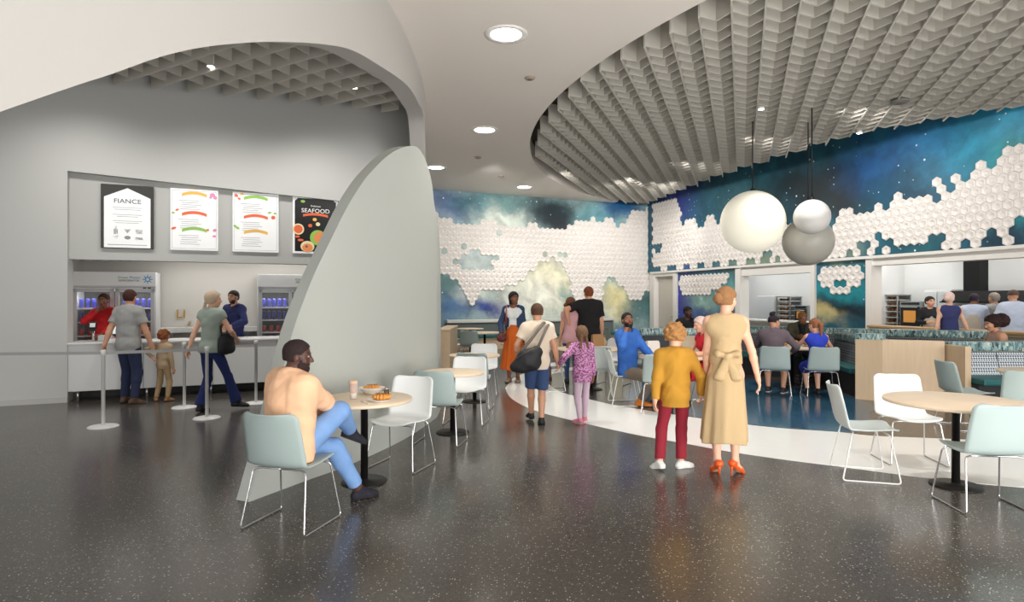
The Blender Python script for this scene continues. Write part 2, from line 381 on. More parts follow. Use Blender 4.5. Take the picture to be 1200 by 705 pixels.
# ---- galaxy murals on the far and right walls
def mural(name, O, D, base, blobs, seed=0.0):
    m = bpy.data.materials.new(name); m.use_nodes = True; nt = m.node_tree; N = nt.nodes; L = nt.links; bs = N['Principled BSDF']
    g = N.new('ShaderNodeNewGeometry')
    su = N.new('ShaderNodeVectorMath'); su.operation = 'SUBTRACT'; L.new(g.outputs['Position'], su.inputs[0]); su.inputs[1].default_value = O
    dt = N.new('ShaderNodeVectorMath'); dt.operation = 'DOT_PRODUCT'; L.new(su.outputs[0], dt.inputs[0]); dt.inputs[1].default_value = D
    sp = N.new('ShaderNodeSeparateXYZ'); L.new(g.outputs['Position'], sp.inputs[0])
    cb = N.new('ShaderNodeCombineXYZ'); L.new(dt.outputs['Value'], cb.inputs[0]); L.new(sp.outputs[2], cb.inputs[1]); cb.inputs[2].default_value = seed
    ns = N.new('ShaderNodeTexNoise'); ns.inputs['Scale'].default_value = .9; ns.inputs['Detail'].default_value = 7; ns.inputs['Roughness'].default_value = .6; L.new(cb.outputs[0], ns.inputs['Vector'])
    sb = N.new('ShaderNodeVectorMath'); sb.operation = 'SUBTRACT'; L.new(ns.outputs['Color'], sb.inputs[0]); sb.inputs[1].default_value = (.5, .5, .5)
    sc = N.new('ShaderNodeVectorMath'); sc.operation = 'SCALE'; sc.inputs['Scale'].default_value = 1.5; L.new(sb.outputs[0], sc.inputs[0])
    ad = N.new('ShaderNodeVectorMath'); ad.operation = 'ADD'; L.new(cb.outputs[0], ad.inputs[0]); L.new(sc.outputs[0], ad.inputs[1])
    rgb = N.new('ShaderNodeRGB'); rgb.outputs[0].default_value = lin(base); x = rgb.outputs[0]
    for (px, py, ru, rv, col, st) in blobs:
        s, z = px_sz(px, py, O, D)
        a = N.new('ShaderNodeVectorMath'); a.operation = 'SUBTRACT'; L.new(ad.outputs[0], a.inputs[0]); a.inputs[1].default_value = (s, z, seed)
        c = N.new('ShaderNodeVectorMath'); c.operation = 'MULTIPLY'; L.new(a.outputs[0], c.inputs[0]); c.inputs[1].default_value = (1/ru, 1/rv, 0)
        l = N.new('ShaderNodeVectorMath'); l.operation = 'LENGTH'; L.new(c.outputs[0], l.inputs[0])
        r = N.new('ShaderNodeMapRange'); r.interpolation_type = 'SMOOTHSTEP'; r.inputs['From Min'].default_value = .15; r.inputs['From Max'].default_value = 1.15
        r.inputs['To Min'].default_value = st; r.inputs['To Max'].default_value = 0; L.new(l.outputs['Value'], r.inputs['Value'])
        mx = N.new('ShaderNodeMix'); mx.data_type = 'RGBA'; L.new(r.outputs[0], mx.inputs['Factor']); L.new(x, mx.inputs['A']); mx.inputs['B'].default_value = lin(col); x = mx.outputs['Result']
    n2 = N.new('ShaderNodeTexNoise'); n2.inputs['Scale'].default_value = 2.2; n2.inputs['Detail'].default_value = 8; L.new(ad.outputs[0], n2.inputs['Vector'])
    r2 = N.new('ShaderNodeMapRange'); r2.inputs['From Min'].default_value = .3; r2.inputs['From Max'].default_value = .7; r2.inputs['To Min'].default_value = .72; r2.inputs['To Max'].default_value = 1.3; L.new(n2.outputs['Fac'], r2.inputs['Value'])
    mu = N.new('ShaderNodeVectorMath'); mu.operation = 'SCALE'; L.new(x, mu.inputs[0]); L.new(r2.outputs[0], mu.inputs['Scale']); x = mu.outputs[0]
    for (scl, rad, dens) in ((3.2, .10, .55), (6.5, .13, .4)):
        v = N.new('ShaderNodeTexVoronoi'); v.inputs['Scale'].default_value = scl; L.new(cb.outputs[0], v.inputs['Vector'])
        r = N.new('ShaderNodeMapRange'); r.inputs['From Min'].default_value = rad*.4; r.inputs['From Max'].default_value = rad; r.inputs['To Min'].default_value = 1; r.inputs['To Max'].default_value = 0; L.new(v.outputs['Distance'], r.inputs['Value'])
        s_ = N.new('ShaderNodeSeparateColor'); L.new(v.outputs['Color'], s_.inputs[0])
        gt = N.new('ShaderNodeMath'); gt.operation = 'GREATER_THAN'; gt.inputs[1].default_value = 1-dens; L.new(s_.outputs[0], gt.inputs[0])
        k = N.new('ShaderNodeMath'); k.operation = 'MULTIPLY'; L.new(r.outputs[0], k.inputs[0]); L.new(gt.outputs[0], k.inputs[1])
        mx = N.new('ShaderNodeMix'); mx.data_type = 'RGBA'; L.new(k.outputs[0], mx.inputs['Factor']); L.new(x, mx.inputs['A']); mx.inputs['B'].default_value = lin((225, 240, 242)); x = mx.outputs['Result']
    L.new(x, bs.inputs['Base Color']); bs.inputs['Roughness'].default_value = .45
    return m
far_blobs = [(525, 240, 1.3, .8, (70, 78, 150), .8), (555, 240, 1.6, .7, (52, 110, 125), .8), (590, 258, 1.4, .75, (205, 215, 205), 1), (600, 235, 1.5, .4, (90, 140, 140), .6),
             (650, 250, 1.6, 1.0, (16, 40, 50), 1), (655, 265, .9, .5, (12, 26, 34), .9), (700, 258, 1.2, .7, (90, 150, 160), .8), (730, 240, 1.3, .8, (24, 88, 140), 1),
             (555, 305, 1.5, 1.2, (178, 190, 188), 1), (525, 352, 1.0, 1.2, (70, 110, 150), 1), (520, 330, .8, .6, (84, 125, 120), .8), (575, 360, 1.4, .5, (30, 50, 130), .95),
             (555, 342, 1.0, .5, (200, 205, 195), .7), (645, 335, 2.2, 1.6, (224, 219, 190), 1), (630, 350, 1.8, .9, (220, 222, 212), .8), (722, 350, .9, 1.0, (222, 212, 160), 1), (755, 352, 1.0, .9, (70, 110, 110), .9),
             (735, 325, .6, .6, (60, 110, 110), .7), (670, 345, .7, .6, (110, 150, 145), .7), (640, 372, 3.0, .35, (190, 200, 192), .7), (690, 362, 1.6, .5, (205, 208, 190), .8)]
rt_blobs = [(800, 230, 2.0, 1.0, (54, 62, 140), .95), (840, 225, 1.8, .8, (44, 90, 105), .9), (880, 235, 1.6, .9, (36, 82, 88), .9), (940, 220, 2.2, 1.3, (12, 36, 44), 1), (985, 225, 1.5, 1.0, (10, 26, 32), 1),
            (1030, 190, 1.5, .9, (26, 78, 130), 1), (1075, 215, 1.4, .7, (18, 70, 96), .9), (1100, 165, 1.4, .8, (38, 110, 160), .9), (1150, 165, 1.4, 1.0, (36, 130, 160), 1), (1190, 185, .8, .8, (24, 140, 150), 1), (1200, 140, 1.0, .5, (60, 150, 185), .9),
            (1195, 268, .9, .35, (20, 130, 140), .9), (1180, 290, 1.2, .35, (16, 56, 76), 1), (1070, 290, 1.2, .5, (34, 88, 100), .8), (960, 300, 1.5, .5, (180, 190, 150), .6), (890, 305, 2.0, .4, (150, 165, 130), .6),
            (800, 350, .8, 1.6, (48, 50, 150), 1), (830, 352, 1.4, .8, (140, 175, 170), 1), (855, 345, 1.0, .9, (84, 140, 140), .9), (825, 372, 1.6, .45, (60, 86, 150), .8),
            (985, 335, 1.5, .6, (24, 130, 140), 1), (990, 365, 1.6, .45, (14, 34, 46), 1), (965, 372, .8, .35, (205, 190, 130), .9), (960, 312, .5, .5, (20, 90, 120), .9), (1000, 378, 1.0, .25, (40, 80, 95), .6)]
fm = mural('galaxy_print_far', A0, FDIR, (138, 166, 168), far_blobs, 0.0)
rm = mural('galaxy_print_right', Q0, GDIR, (34, 92, 112), rt_blobs, 3.0)
ZS = 2.595
def slab(b, P, s0, s1, z0, z1, o0, o1, mi=0):
    b.hexa([P(s0, z0, o0), P(s1, z0, o0), P(s1, z0, o1), P(s0, z0, o1), P(s0, z1, o0), P(s1, z1, o0), P(s1, z1, o1), P(s0, z1, o1)], mi)
b = MB(); slab(b, FWp, -2.5, 8.35, 0, 5.75, 0, -.2); struct(b.build('wall_far', fm))
s_end = rs(765)+.6
b = MB(); slab(b, RWp, -3.2, s_end, ZS, 5.75, 0, -.3)
for (a, c) in ((793, 862), (955, 1015)): slab(b, RWp, rs(c), rs(a), 0, ZS, -.05, -.3)
struct(b.build('wall_right', rm))
b = MB()
slab(b, RWp, -3.2, s_end-.5, ZS-.06, ZS+.005, .07, -.3)                       # soffit trim line
struct(b.build('trim_5', white_paint))
b = MB()
for (a, c) in ((762, 767), (789, 793), (862, 868), (950, 955), (1015, 1022)): slab(b, RWp, rs(c), rs(a), 0, ZS-.06, .02, -.3)
slab(b, RWp, rs(950), rs(868), ZS-.3, ZS-.06, -.02, -.3)
slab(b, RWp, -3.2, rs(1022), ZS-.22, ZS-.06, -.02, -.3)
slab(b, RWp, rs(950), rs(868), 0, 1.0, 0, -.3); slab(b, RWp, -3.2, rs(1022), 0, .98, 0, -.3)
slab(b, RWp, rs(789), rs(767), 2.42, ZS-.06, 0, -.3)
struct(b.build('trim_6', white_paint))
b = MB(); slab(b, RWp, rs(789)+.02, rs(767)-.02, 0, 2.42, -.16, -.22); d1 = struct(b.build('door_1', mat('door_beige', (196, 190, 180), .5)))
b = MB(); b.cyl(RWp(rs(788)+.12, 1.0, -.16), .02, .06, 10, axis=GN); b.box(RWp(rs(788)+.18, 1.0, -.11), (.03, .14, .02), math.atan2(GDIR.y, GDIR.x)+PI/2)
b.build('door_handle', mat('steel', (190, 190, 190), .25, 1), d1)
# kitchen shell
kw = mat('kitchen_white', (228, 228, 226), .45)
b = MB(); slab(b, RWp, -3.5, 11.6, 0, 3.3, -3.0, -3.1); slab(b, RWp, 11.5, 11.6, 0, 3.3, -.3, -3.1); slab(b, RWp, rs(955)-.1, rs(955), 0, 3.3, -.3, -3.0) ; struct(b.build('wall_kitchen', kw))
b = MB(); slab(b, RWp, -3.5, 11.6, 3.3, 3.4, -.3, -3.1); struct(b.build('ceiling', kw))

# relief of white hexagon tiles
tile_m = mat('hex_tile_white', (228, 222, 217), .45)
def hexes(name, P, srange, zrange, test, px_of, parent=None, skip=.0, ff=.19, seed=1):
    rnd = random.Random(seed); b = MB(); R = ff/math.sqrt(3)*.985; rowh = ff*math.sqrt(3)/2
    nz = int((zrange[1]-zrange[0])/rowh)+1; nsn = int((srange[1]-srange[0])/ff)+1
    for j in range(nz):
        for i in range(nsn):
            s = srange[0]+i*ff+(ff/2 if j % 2 else 0); z = zrange[0]+j*rowh
            p = P(s, z, 0); px, py = CX+p.x/p.y*F, HY-(p.z-EYE)/p.y*F
            if not test(px, py) or rnd.random() < skip: continue
            vs = []
            for (k, off) in ((1, 0.0), (1, .028), (.8, .042), (.42, .03), (.18, .012)):
                for q in range(6):
                    a = PI/2+q*PI/3; vs.append(P(s+math.cos(a)*R*k, z+math.sin(a)*R*k, off))
            fc = []
            for l in range(4):
                for q in range(6): fc.append((l*6+q, l*6+(q+1) % 6, l*6+6+(q+1) % 6, l*6+6+q))
            fc.append(tuple(24+q for q in range(6))); b.add(vs, fc)
    return b.build(name, tile_m, parent)
up_f = [(505, 250), (514, 252), (525, 256), (540, 262), (556, 262), (570, 256), (590, 265), (612, 265), (625, 261), (632, 270), (655, 268), (668, 264), (676, 256), (684, 262), (692, 254), (700, 262), (708, 262), (712, 252), (722, 266), (735, 262), (742, 246), (752, 246), (765, 238)]
lo_f = [(505, 323), (520, 323), (532, 327), (543, 338), (547, 356), (555, 356), (560, 342), (575, 340), (590, 338), (610, 330), (622, 318), (634, 306), (648, 303), (656, 306), (664, 318), (668, 330), (672, 352), (704, 354), (708, 336), (712, 322), (722, 328), (730, 338), (737, 352), (750, 350), (762, 338), (765, 338)]
def t_far(px, py):
    if not (interp(up_f, px) < py < interp(lo_f, px)) or px > 764: return False
    if ((px-556)/21)**2+((py-306)/11)**2 < 1: return False
    for (hx, hy) in ((541, 289), (520, 295), (585, 275), (640, 297), (658, 298), (574, 315), (581, 300), (534, 306)):
        if abs(px-hx) < 3.6 and abs(py-hy) < 3.4: return False
    return True
struct(hexes('trim_7', FWp, (0, 8.3), (1.0, 5.0), t_far, None, seed=2))
up_r = [(765, 238), (790, 234), (796, 236), (800, 262), (812, 256), (822, 266), (832, 250), (842, 262), (850, 256), (880, 262), (930, 262), (975, 268), (983, 246), (1000, 240), (1006, 254), (1022, 250), (1030, 242), (1040, 246), (1047, 230), (1055, 226), (1060, 236), (1080, 232), (1090, 222), (1100, 206), (1110, 202), (1120, 208), (1138, 208), (1146, 188), (1156, 188), (1164, 196), (1176, 188), (1184, 172), (1194, 172), (1200, 165), (1300, 110)]
def t_rt(px, py):
    p_s = rs(px); yb = HY-(ZS+.05-EYE)/(Q0.y+GDIR.y*p_s)*F
    if px < 766 or not (interp(up_r, px) < py < yb): return False
    if px > 1186 and py > 258+(1200-px)*.3: return False
    if 1042 < px < 1068 and py > 284-abs(px-1055)*.2: return False
    if 1076 < px < 1100 and py > 283+abs(px-1082)*.4: return False
    if 1150 < px < 1175 and py > 272+abs(px-1160)*.3: return False
    if px < 930 and py > yb-4 and int(px/9) % 2: return False
    if px > 960 and py > yb-6 and int(px/11) % 3 == 0: return False
    for (hx, hy) in ((1009, 287), (1016, 291), (1031, 281), (1096, 275), (1104, 279), (1096, 228), (1114, 216), (770, 289), (880, 305), (900, 302)):
        if abs(px-hx) < 5 and abs(py-hy) < 5: return False
    return True
struct(hexes('trim_8', RWp, (-2.6, rs(765)+.3), (ZS+.1, 5.2), t_rt, None, seed=3))
lo_p = [(793, 330), (800, 343), (812, 346), (830, 345), (842, 338), (850, 330), (857, 322), (862, 315)]
def t_p1(px, py): return 796 < px < 860 and py < interp(lo_p, px)
def t_p2(px, py):
    return 958 < px < 1013 and ((px-986)/26)**2+((py-317)/26)**2 < 1 and not (abs(px-985) < 4 and abs(py-335) < 4)
RWo = lambda s, z, off: RWp(s, z, off-.05)
struct(hexes('trim_9', RWo, (rs(862)+.05, rs(793)-.05), (1.0, ZS-.12), t_p1, None, seed=4))
struct(hexes('trim_10', RWo, (rs(1015)+.08, rs(955)-.08), (1.0, ZS-.12), t_p2, None, seed=5))

# ---- suspended baffle ceilings: straight felt blades with chevron cross blades
def baffles(name, label, cdir, e_rng, c_rng, z0, inside, sp=.375, per=.325, hh=.36, fins=True):
    c = Vector((cdir[0], cdir[1])).normalized(); e = Vector((c.y, -c.x))
    root = thing(name, label, 'ceiling baffles', (0, 0, 0)); th = .012
    ne = int((e_rng[1]-e_rng[0])/sp)
    first = True
    for i in range(ne+1):
        ev = e_rng[0]+i*sp; b = MB()
        def blade(a, d, zb, zt, zb2=None, mi=0):
            zb2 = zb if zb2 is None else zb2
            t = (d-a); t = t/t.length; nn = Vector((-t.y, t.x))*th
            b.hexa([(a-nn).to_3d()+Vector((0, 0, zb)), (d-nn).to_3d()+Vector((0, 0, zb2)), (d+nn).to_3d()+Vector((0, 0, zb2)), (a+nn).to_3d()+Vector((0, 0, zb)),
                    (a-nn).to_3d()+Vector((0, 0, zt)), (d-nn).to_3d()+Vector((0, 0, zt)), (d+nn).to_3d()+Vector((0, 0, zt)), (a+nn).to_3d()+Vector((0, 0, zt))], mi)
        k = 0
        cv = c_rng[0]
        while cv < c_rng[1]:
            p = e*ev+c*cv; q = e*ev+c*(cv+per)
            mid = (p+q)/2
            if inside(mid.x, mid.y):
                if not fins:
                    c0_ = cv+(per/2 if i % 2 else 0); p = e*ev+c*c0_; m2 = e*(ev+sp)+c*(c0_+per/2); r2 = e*ev+c*(c0_+per)
                    blade(p, m2, z0+.05, z0+hh); blade(m2, r2, z0, z0+hh); cv += per; continue
                blade(p, q, z0, z0+hh)
                m2 = e*(ev+sp/2)+c*(cv+per*.62); r2 = e*(ev+sp)+c*cv
                if inside(r2.x, r2.y):
                    blade(p, m2, z0+.02, z0+hh, z0+.02); blade(m2, r2, z0+.02, z0+hh, z0+.02)
            cv += per
        if b.v: b.build('baffle_blade', baffle_m, root)
    return root
farb = [(9.1, 10.9), (7.19, 12.9), (5.89, 17.0), (4.9, 22.3)]
def in_r(x, y):
    if (x-cc.x)**2+(y-cc.y)**2 > (cr-.12)**2: return False
    if y > 10.9: return x < interp([(p[1], p[0]) for p in farb], y) and (Vector((x, y, 0))-A0).dot(FN) > .3
    return x < 9.4-.0*y
baffles('baffle_ceiling', 'grey chevron felt baffle ceiling filling the large round opening at right', (.35, .94), (-4.6, 7.2), (2.6, 24.5), ZB, in_r)
def in_l(x, y):
    p = Vector((x, y, 0)); s = (p-P0).dot(LN)
    return s > .55 and y > 2.6 and x < fas_x(min(max(y, 0), 18))-.42 and x > -8.5 and y < 11.6
baffles('baffle_ceiling', 'grey chevron felt baffle ceiling seen through the white arch over the servery', (-.34, .94), (-6.5, 5.0), (1, 15), 4.98, in_l, .26, .62, .38, False)
# ------------------------------------------------------------------ furniture
sage = mat('shell_sage', (166, 182, 180), .4, var=.01); wshell = mat('shell_white', (226, 229, 229), .4)
chrome = mat('chrome', (205, 205, 205), .22, .9); wwire = mat('wire_white', (222, 222, 220), .35)
black_m = mat('black_metal', (28, 27, 26), .4, .2)
def wood(name, c1, c2, sc=(1, 1, 1), rough=.42):
    m = bpy.data.materials.new(name); m.use_nodes = True; nt = m.node_tree; N = nt.nodes; L = nt.links; b = N['Principled BSDF']
    tc = N.new('ShaderNodeTexCoord'); mp = N.new('ShaderNodeMapping'); mp.inputs['Scale'].default_value = sc; L.new(tc.outputs['Object'], mp.inputs[0])
    n = N.new('ShaderNodeTexNoise'); n.inputs['Scale'].default_value = 3; n.inputs['Detail'].default_value = 6; L.new(mp.outputs[0], n.inputs['Vector'])
    mx = N.new('ShaderNodeMix'); mx.data_type = 'RGBA'; L.new(n.outputs['Fac'], mx.inputs['Factor']); mx.inputs['A'].default_value = lin(c1); mx.inputs['B'].default_value = lin(c2)
    L.new(mx.outputs['Result'], b.inputs['Base Color']); b.inputs['Roughness'].default_value = rough; return m
oak_top = wood('oak_top', (222, 200, 172), (232, 214, 190), (1, 9, 1)); oak_v = wood('oak_veneer', (206, 180, 146), (222, 198, 166), (9, 9, .7))

def make_chair(name, label, shell_m, wire_m, loc, th, group='cafe chairs'):
    root = thing(name, label, 'chair', loc, math.radians(th), group)
    prof = [(.235, .432), (.225, .446), (.19, .452), (.10, .444), (0, .436), (-.10, .436), (-.17, .446), (-.215, .478), (-.240, .54), (-.258, .62), (-.275, .70), (-.292, .77), (-.303, .815), (-.312, .835)]
    P = spline([Vector((0, y, z)) for y, z in prof], 3); nu = 16; vs = []; n = len(P); b = MB()
    L = [0]
    for i in range(1, n): L.append(L[-1]+(P[i]-P[i-1]).length)
    T = L[-1]
    for i, p in enumerate(P):
        t = L[i]/T; wv = interp([(0, .205), (.12, .228), (.4, .238), (.6, .24), (.8, .232), (1, .222)], t)
        r = .055; d = min(L[i], T-L[i])
        if d < r: wv -= r-math.sqrt(max(0, r*r-(r-d)**2))
        back = min(1, max(0, (t-.42)/.2))
        for k in range(nu+1):
            u = -1+2*k/nu
            vs.append((u*wv, p.y+back*.055*abs(u)**2.2, p.z+(1-back)*.018*abs(u)**2.5+(.006*abs(u)**3 if t > .9 else 0)))
    fcs = [(i*(nu+1)+k, i*(nu+1)+k+1, (i+1)*(nu+1)+k+1, (i+1)*(nu+1)+k) for i in range(n-1) for k in range(nu)]
    b.add(vs, fcs, 0, True); o = b.build('seat_shell', shell_m, root)
    md = o.modifiers.new('thick', 'SOLIDIFY'); md.thickness = .011; md.offset = 0
    for s in (-1, 1):
        b = MB(); b.tube([(0, .13, .424), (s*.17, .13, .424), (s*.215, .15, .415), (s*.258, .225, .0075), (s*.258, -.235, .0075), (s*.215, -.15, .415), (s*.17, -.13, .424), (0, -.13, .424)], .0068, 8, .03)
        b.build('sled_leg', wire_m, root)
    return root
def make_table(name, label, loc, R, zt=.74, rb=.2, top=None, group='cafe tables'):
    root = thing(name, label, 'table', loc, 0, group)
    b = MB(); b.lathe([(R-.004, zt-.028), (R, zt-.022), (R, zt-.004), (R-.004, zt)], 64); b.build('table_top', top or oak_top, root)
    b = MB(); b.lathe([(.032, .012), (.032, zt-.04), (.09, zt-.036), (.09, zt-.028)], 24); b.build('pedestal', black_m, root)
    b = MB(); b.lathe([(rb, 0), (rb, .008), (rb-.01, .014), (.04, .018), (.034, .03)], 40); b.build('base_plate', black_m, root)
    return root
T1 = make_table('cafe_table', 'round pale wood table with coffee and croissants beside the seated man in peach', (-1.31, 5.45, 0), .42)
T2 = make_table('cafe_table', 'bare round table between a sage and a white chair by the grey fin', (-.72, 7.45, 0), .385)
T3 = make_table('cafe_table', 'bare round pale wood table third along the grey fin, beside the wood end panel', (-.59, 9.72, 0), .4)
T4 = make_table('cafe_table', 'large round pale wood table at the lower right corner with black pedestal', (3.85, 5.33, 0), .55)
T5 = make_table('cafe_table', 'round wood table in front of the woven banquette at the right edge', (6.5, 7.45, 0), .5)
T6 = make_table('cafe_table', 'round wood table with food beside the bearded man in the blue shirt', (2.45, 9.45, 0), .52)
T7 = make_table('cafe_table', 'round wood table with bags just in front of the embracing couple', (1.42, 11.0, 0), .62)
T8 = make_table('cafe_table', 'round wood table with plates of food shared by three seated people', (5.2, 11.4, 0), .6)
T9 = make_table('cafe_table', 'far round table with black pedestal left of the woman in the orange skirt', (-.72, 16.2, 0), .52)
T10 = make_table('cafe_table', 'far round table behind the head of the man in the blue shirt', (3.42, 17.4, 0), .5)
T11 = make_table('cafe_table', 'far bistro table against the mural behind the denim jacket', (-1.25, 18.4, 0), .4)
T12 = make_table('cafe_table', 'far bistro table against the mural between the denim jacket and the boy', (.35, 18.8, 0), .45)
T13 = make_table('cafe_table', 'far bistro table against the mural right of the black tee shirt', (2.3, 19.6, 0), .45)
CH = [  # label, sage/white, x, y, th
 ('sage shell chair the bearded man in the peach sweater sits on', 's', -1.59, 4.45, -16),
 ('white shell chair across the coffee and croissant table from the man in peach', 'w', -1.08, 5.95, 160),
 ('sage shell chair with its back to us at the second table by the grey fin', 's', -.81, 6.93, -10),
 ('white shell chair at the far side of the second table by the grey fin', 'w', -.6, 8.03, 172),
 ('sage shell chair with its back to us at the third table by the grey fin', 's', -.56, 9.15, -6),
 ('white shell chair at the far side of the third table by the grey fin', 'w', -.5, 10.4, 176),
 ('pale grey shell chair seen from its side, left of the large table at lower right', 'g', 3.24, 5.65, -106),
 ('white shell chair behind the large table at lower right', 'w', 3.95, 6.12, 172),
 ('pale shell chair with its back to us at the large lower right table', 's', 3.68, 4.80, -6),
 ('sage shell chair seen sideways by the table in front of the woven banquette', 's', 5.72, 7.75, -95),
 ('sage shell chair with its back to us at the table on the right edge', 's', 5.72, 6.85, -32),
 ('white shell chair the bearded man in the blue shirt sits on', 'g', 1.75, 9.5, -92),
 ('pale blue shell chair with its back to us behind the boy in mustard', 's', 2.12, 8.78, -15),
 ('white shell chair the woman in the red dress sits on', 'w', 3.12, 9.62, 95),
 ('pale shell chair with its back to us right of the girl in the purple sweater', 'g', 1.42, 10.35, -6),
 ('white shell chair left of the girl in the purple sweater, facing the table with bags', 'w', .72, 10.95, -92),
 ('white shell chair behind the table with bags, by the man in black', 'w', 1.95, 11.75, 150),
 ('sage shell chair the person with the high hair knot sits on', 's', 4.42, 10.35, -22),
 ('sage shell chair the girl in the blue dress sits on', 's', 5.12, 10.2, -12),
 ('white shell chair facing right at the far table with black pedestal', 'w', -1.38, 15.7, -100),
 ('dark sage shell chair with its back to us at the far table with black pedestal', 's', -1.02, 15.35, -10),
 ('white shell chair facing left at the far table with black pedestal, by the orange skirt', 'w', -.05, 15.9, 95),
 ('far sage shell chair left of the raised hand of the man in blue', 's', 2.85, 17.0, -80),
 ('far white shell chair right of the face of the man in blue', 'w', 4.0, 17.3, 95),
 ('far sage shell chair against the mural behind the third table', 's', -1.7, 17.9, -60),
 ('far white shell chair against the mural beside the denim jacket', 'w', .8, 18.2, 60),
]
proto = {}
for lab, k, x, y, th in CH:
    if k not in proto:
        proto[k] = make_chair('shell_chair', lab, {'s': sage, 'w': wshell, 'g': mat('shell_pale', (205, 214, 212), .4)}[k], {'s': chrome, 'w': chrome, 'g': wwire}[k], (x, y, 0), th)
    else: dup(proto[k], (x, y, 0), math.radians(th), lab)

# ---- pendant globes
def pendant(label, c, r, m, zt):
    root = thing('pendant_lamp', label, 'lamp', c, 0, 'globe pendants')
    b = MB(); b.ball((0, 0, 0), r, 48, 28); b.build('globe', m, root)
    b = MB(); b.cyl((0, 0, r-.01), .05, .05, 20); b.build('cap', black_m, root)
    b = MB(); b.tube([(0, 0, r+.03), (0, 0, zt-c[2])], .011, 8); b.build('cord', black_m, root)
globe_lit = mat('globe_lit', (250, 245, 226), .35, emit=.3)
gp = W(882, 260, 11.9); pendant('largest glowing cream globe pendant hanging on its own', gp, .6, globe_lit, ZB+.25)
gp = W(951.5, 254, 11.2); pendant('small white globe pendant in front of the grey globe', gp, .315, mat('globe_white', (228, 226, 222), .4), ZB+.25)
gp = W(947, 282.5, 12.1); pendant('grey globe pendant partly behind the small white globe', gp, .475, mat('globe_grey', (182, 179, 170), .35), ZB+.25)

# ---- ceiling fittings
lens = mat('downlight_lens', (255, 252, 246), .4, emit=9)
rim_m = mat('downlight_rim', (238, 236, 232), .4)
dl = [(593, 40, 'round recessed downlight nearest the camera'), (568, 152, 'round recessed downlight second from the camera'), (511, 196, 'round recessed downlight just above the mural by the grey fin'), (614, 219, 'round recessed downlight by the far edge of the flat ceiling')]
for i, (px, py, lab) in enumerate(dl):
    Y = (ZC-EYE)*F/(HY-py); p = W(px, py, Y); root = thing('downlight', lab, 'ceiling light', (p.x, p.y, ZC), 0, 'recessed downlights')
    R = .285
    b = MB(); b.lathe([(R*.72, -.004), (R*.74, -.014), (R, -.012), (R, 0)], 48); b.build('rim', rim_m, root)
    b = MB(); b.lathe([(0.0001, -.006), (R*.72, -.006)], 40); b.build('lens', lens, root)
    l = bpy.data.lights.new('downlight_beam', 'SPOT'); l.energy = 260; l.spot_size = math.radians(110); l.spot_blend = 1; l.shadow_soft_size = .2; l.color = (1, .95, .88)
    lo = bpy.data.objects.new('downlight_beam', l); COL.objects.link(lo); lo.parent = root; lo.location = (0, 0, -.05)
for px, py, lab in ((621, 91, 'round beige ceiling speaker right of the nearest downlight'), (560, 184, 'small round ceiling sensor behind the second downlight'), (587, 206, 'tiny round ceiling sensor left of the farthest downlight')):
    Y = (ZC-EYE)*F/(HY-py); p = W(px, py, Y); r = .085
    root = thing('ceiling_sensor', lab, 'sensor', (p.x, p.y, ZC), 0, 'ceiling sensors')
    b = MB(); b.lathe([(r*.55, -.032), (r*.8, -.028), (r, -.012), (r, 0)], 28); b.build('body', mat('sensor_beige', (160, 146, 130), .6), root)
    b = MB(); b.lathe([(.0001, -.04), (r*.4, -.037), (r*.45, -.03)], 20); b.build('grille', mat('sensor_dark', (120, 108, 96), .6), root)
p_s = [(247, 78, 'bright track spotlight among the baffles, left one over the servery'), (415, 103, 'bright track spotlight among the baffles, right one over the servery'), (892, 128, 'bright spotlight among the round baffle ceiling, left of the pendant cords'), (1007, 156, 'bright spotlight among the baffles near the mural edge')]
for px, py, lab in p_s:
    Y = (ZB-EYE)*F/(HY-py); p = W(px, py, Y); root = thing('track_spotlight', lab, 'spotlight', p, 0, 'track spotlights')
    b = MB(); b.lathe([(.05, 0), (.055, .03), (.055, .16), (.03, .2), (.012, .24), (.012, .5)], 20); b.build('housing', rim_m, root)
    b = MB(); b.lathe([(.0001, -.002), (.049, -.002)], 20); b.build('lens', lens, root)
p = W(1055, 126, 10.6); root = thing('ceiling_sensor', 'flat grey disc on the baffles near the right edge', 'sensor', (p.x, p.y, ZB-.01), 0, 'ceiling sensors')
b = MB(); b.lathe([(.13, -.02), (.14, -.01), (.14, .03)], 28); b.build('body', mat('sensor_grey', (120, 118, 114), .6), root)
b = MB(); b.lathe([(.0001, -.03), (.06, -.026), (.07, -.018)], 20); b.build('grille', mat('sensor_dark', (120, 108, 96), .6), root)

# ---- servery: counter, refrigerators, menu boards, queue posts
cw = mat('counter_white', (222, 223, 222), .35); ctop = mat('counter_top', (232, 232, 230), .25)
cm = thing('serving_counter', 'long white serving counter on slim legs in front of the refrigerators', 'counter', LWp(sL, 0, -.02), math.atan2(LDIR.y, LDIR.x))
LC = ls(395)-sL
b = MB(); b.box((LC/2, .33, .53), (LC, .64, .74), bev=.006); b.build('counter_body', cw, cm)
b = MB(); b.box((LC/2, .32, .915), (LC, .72, .03), bev=.006); b.build('counter_top', ctop, cm)
for k in range(3):
    b = MB(); b.box((LC*(k+1)/4, -.001+.008, .53), (.008, .012, .73)); b.build('panel_joint', mat('joint_grey', (120, 120, 120), .6), cm)
b = MB(); b.box((LC/2, .5, .08), (LC-.1, .03, .16)); b.build('toe_kick', black_m, cm)
for k in range(5):
    b = MB(); b.cyl((.12+k*(LC-.3)/4, .06, 0), .02, .17, 14); b.build('leg', chrome, cm)

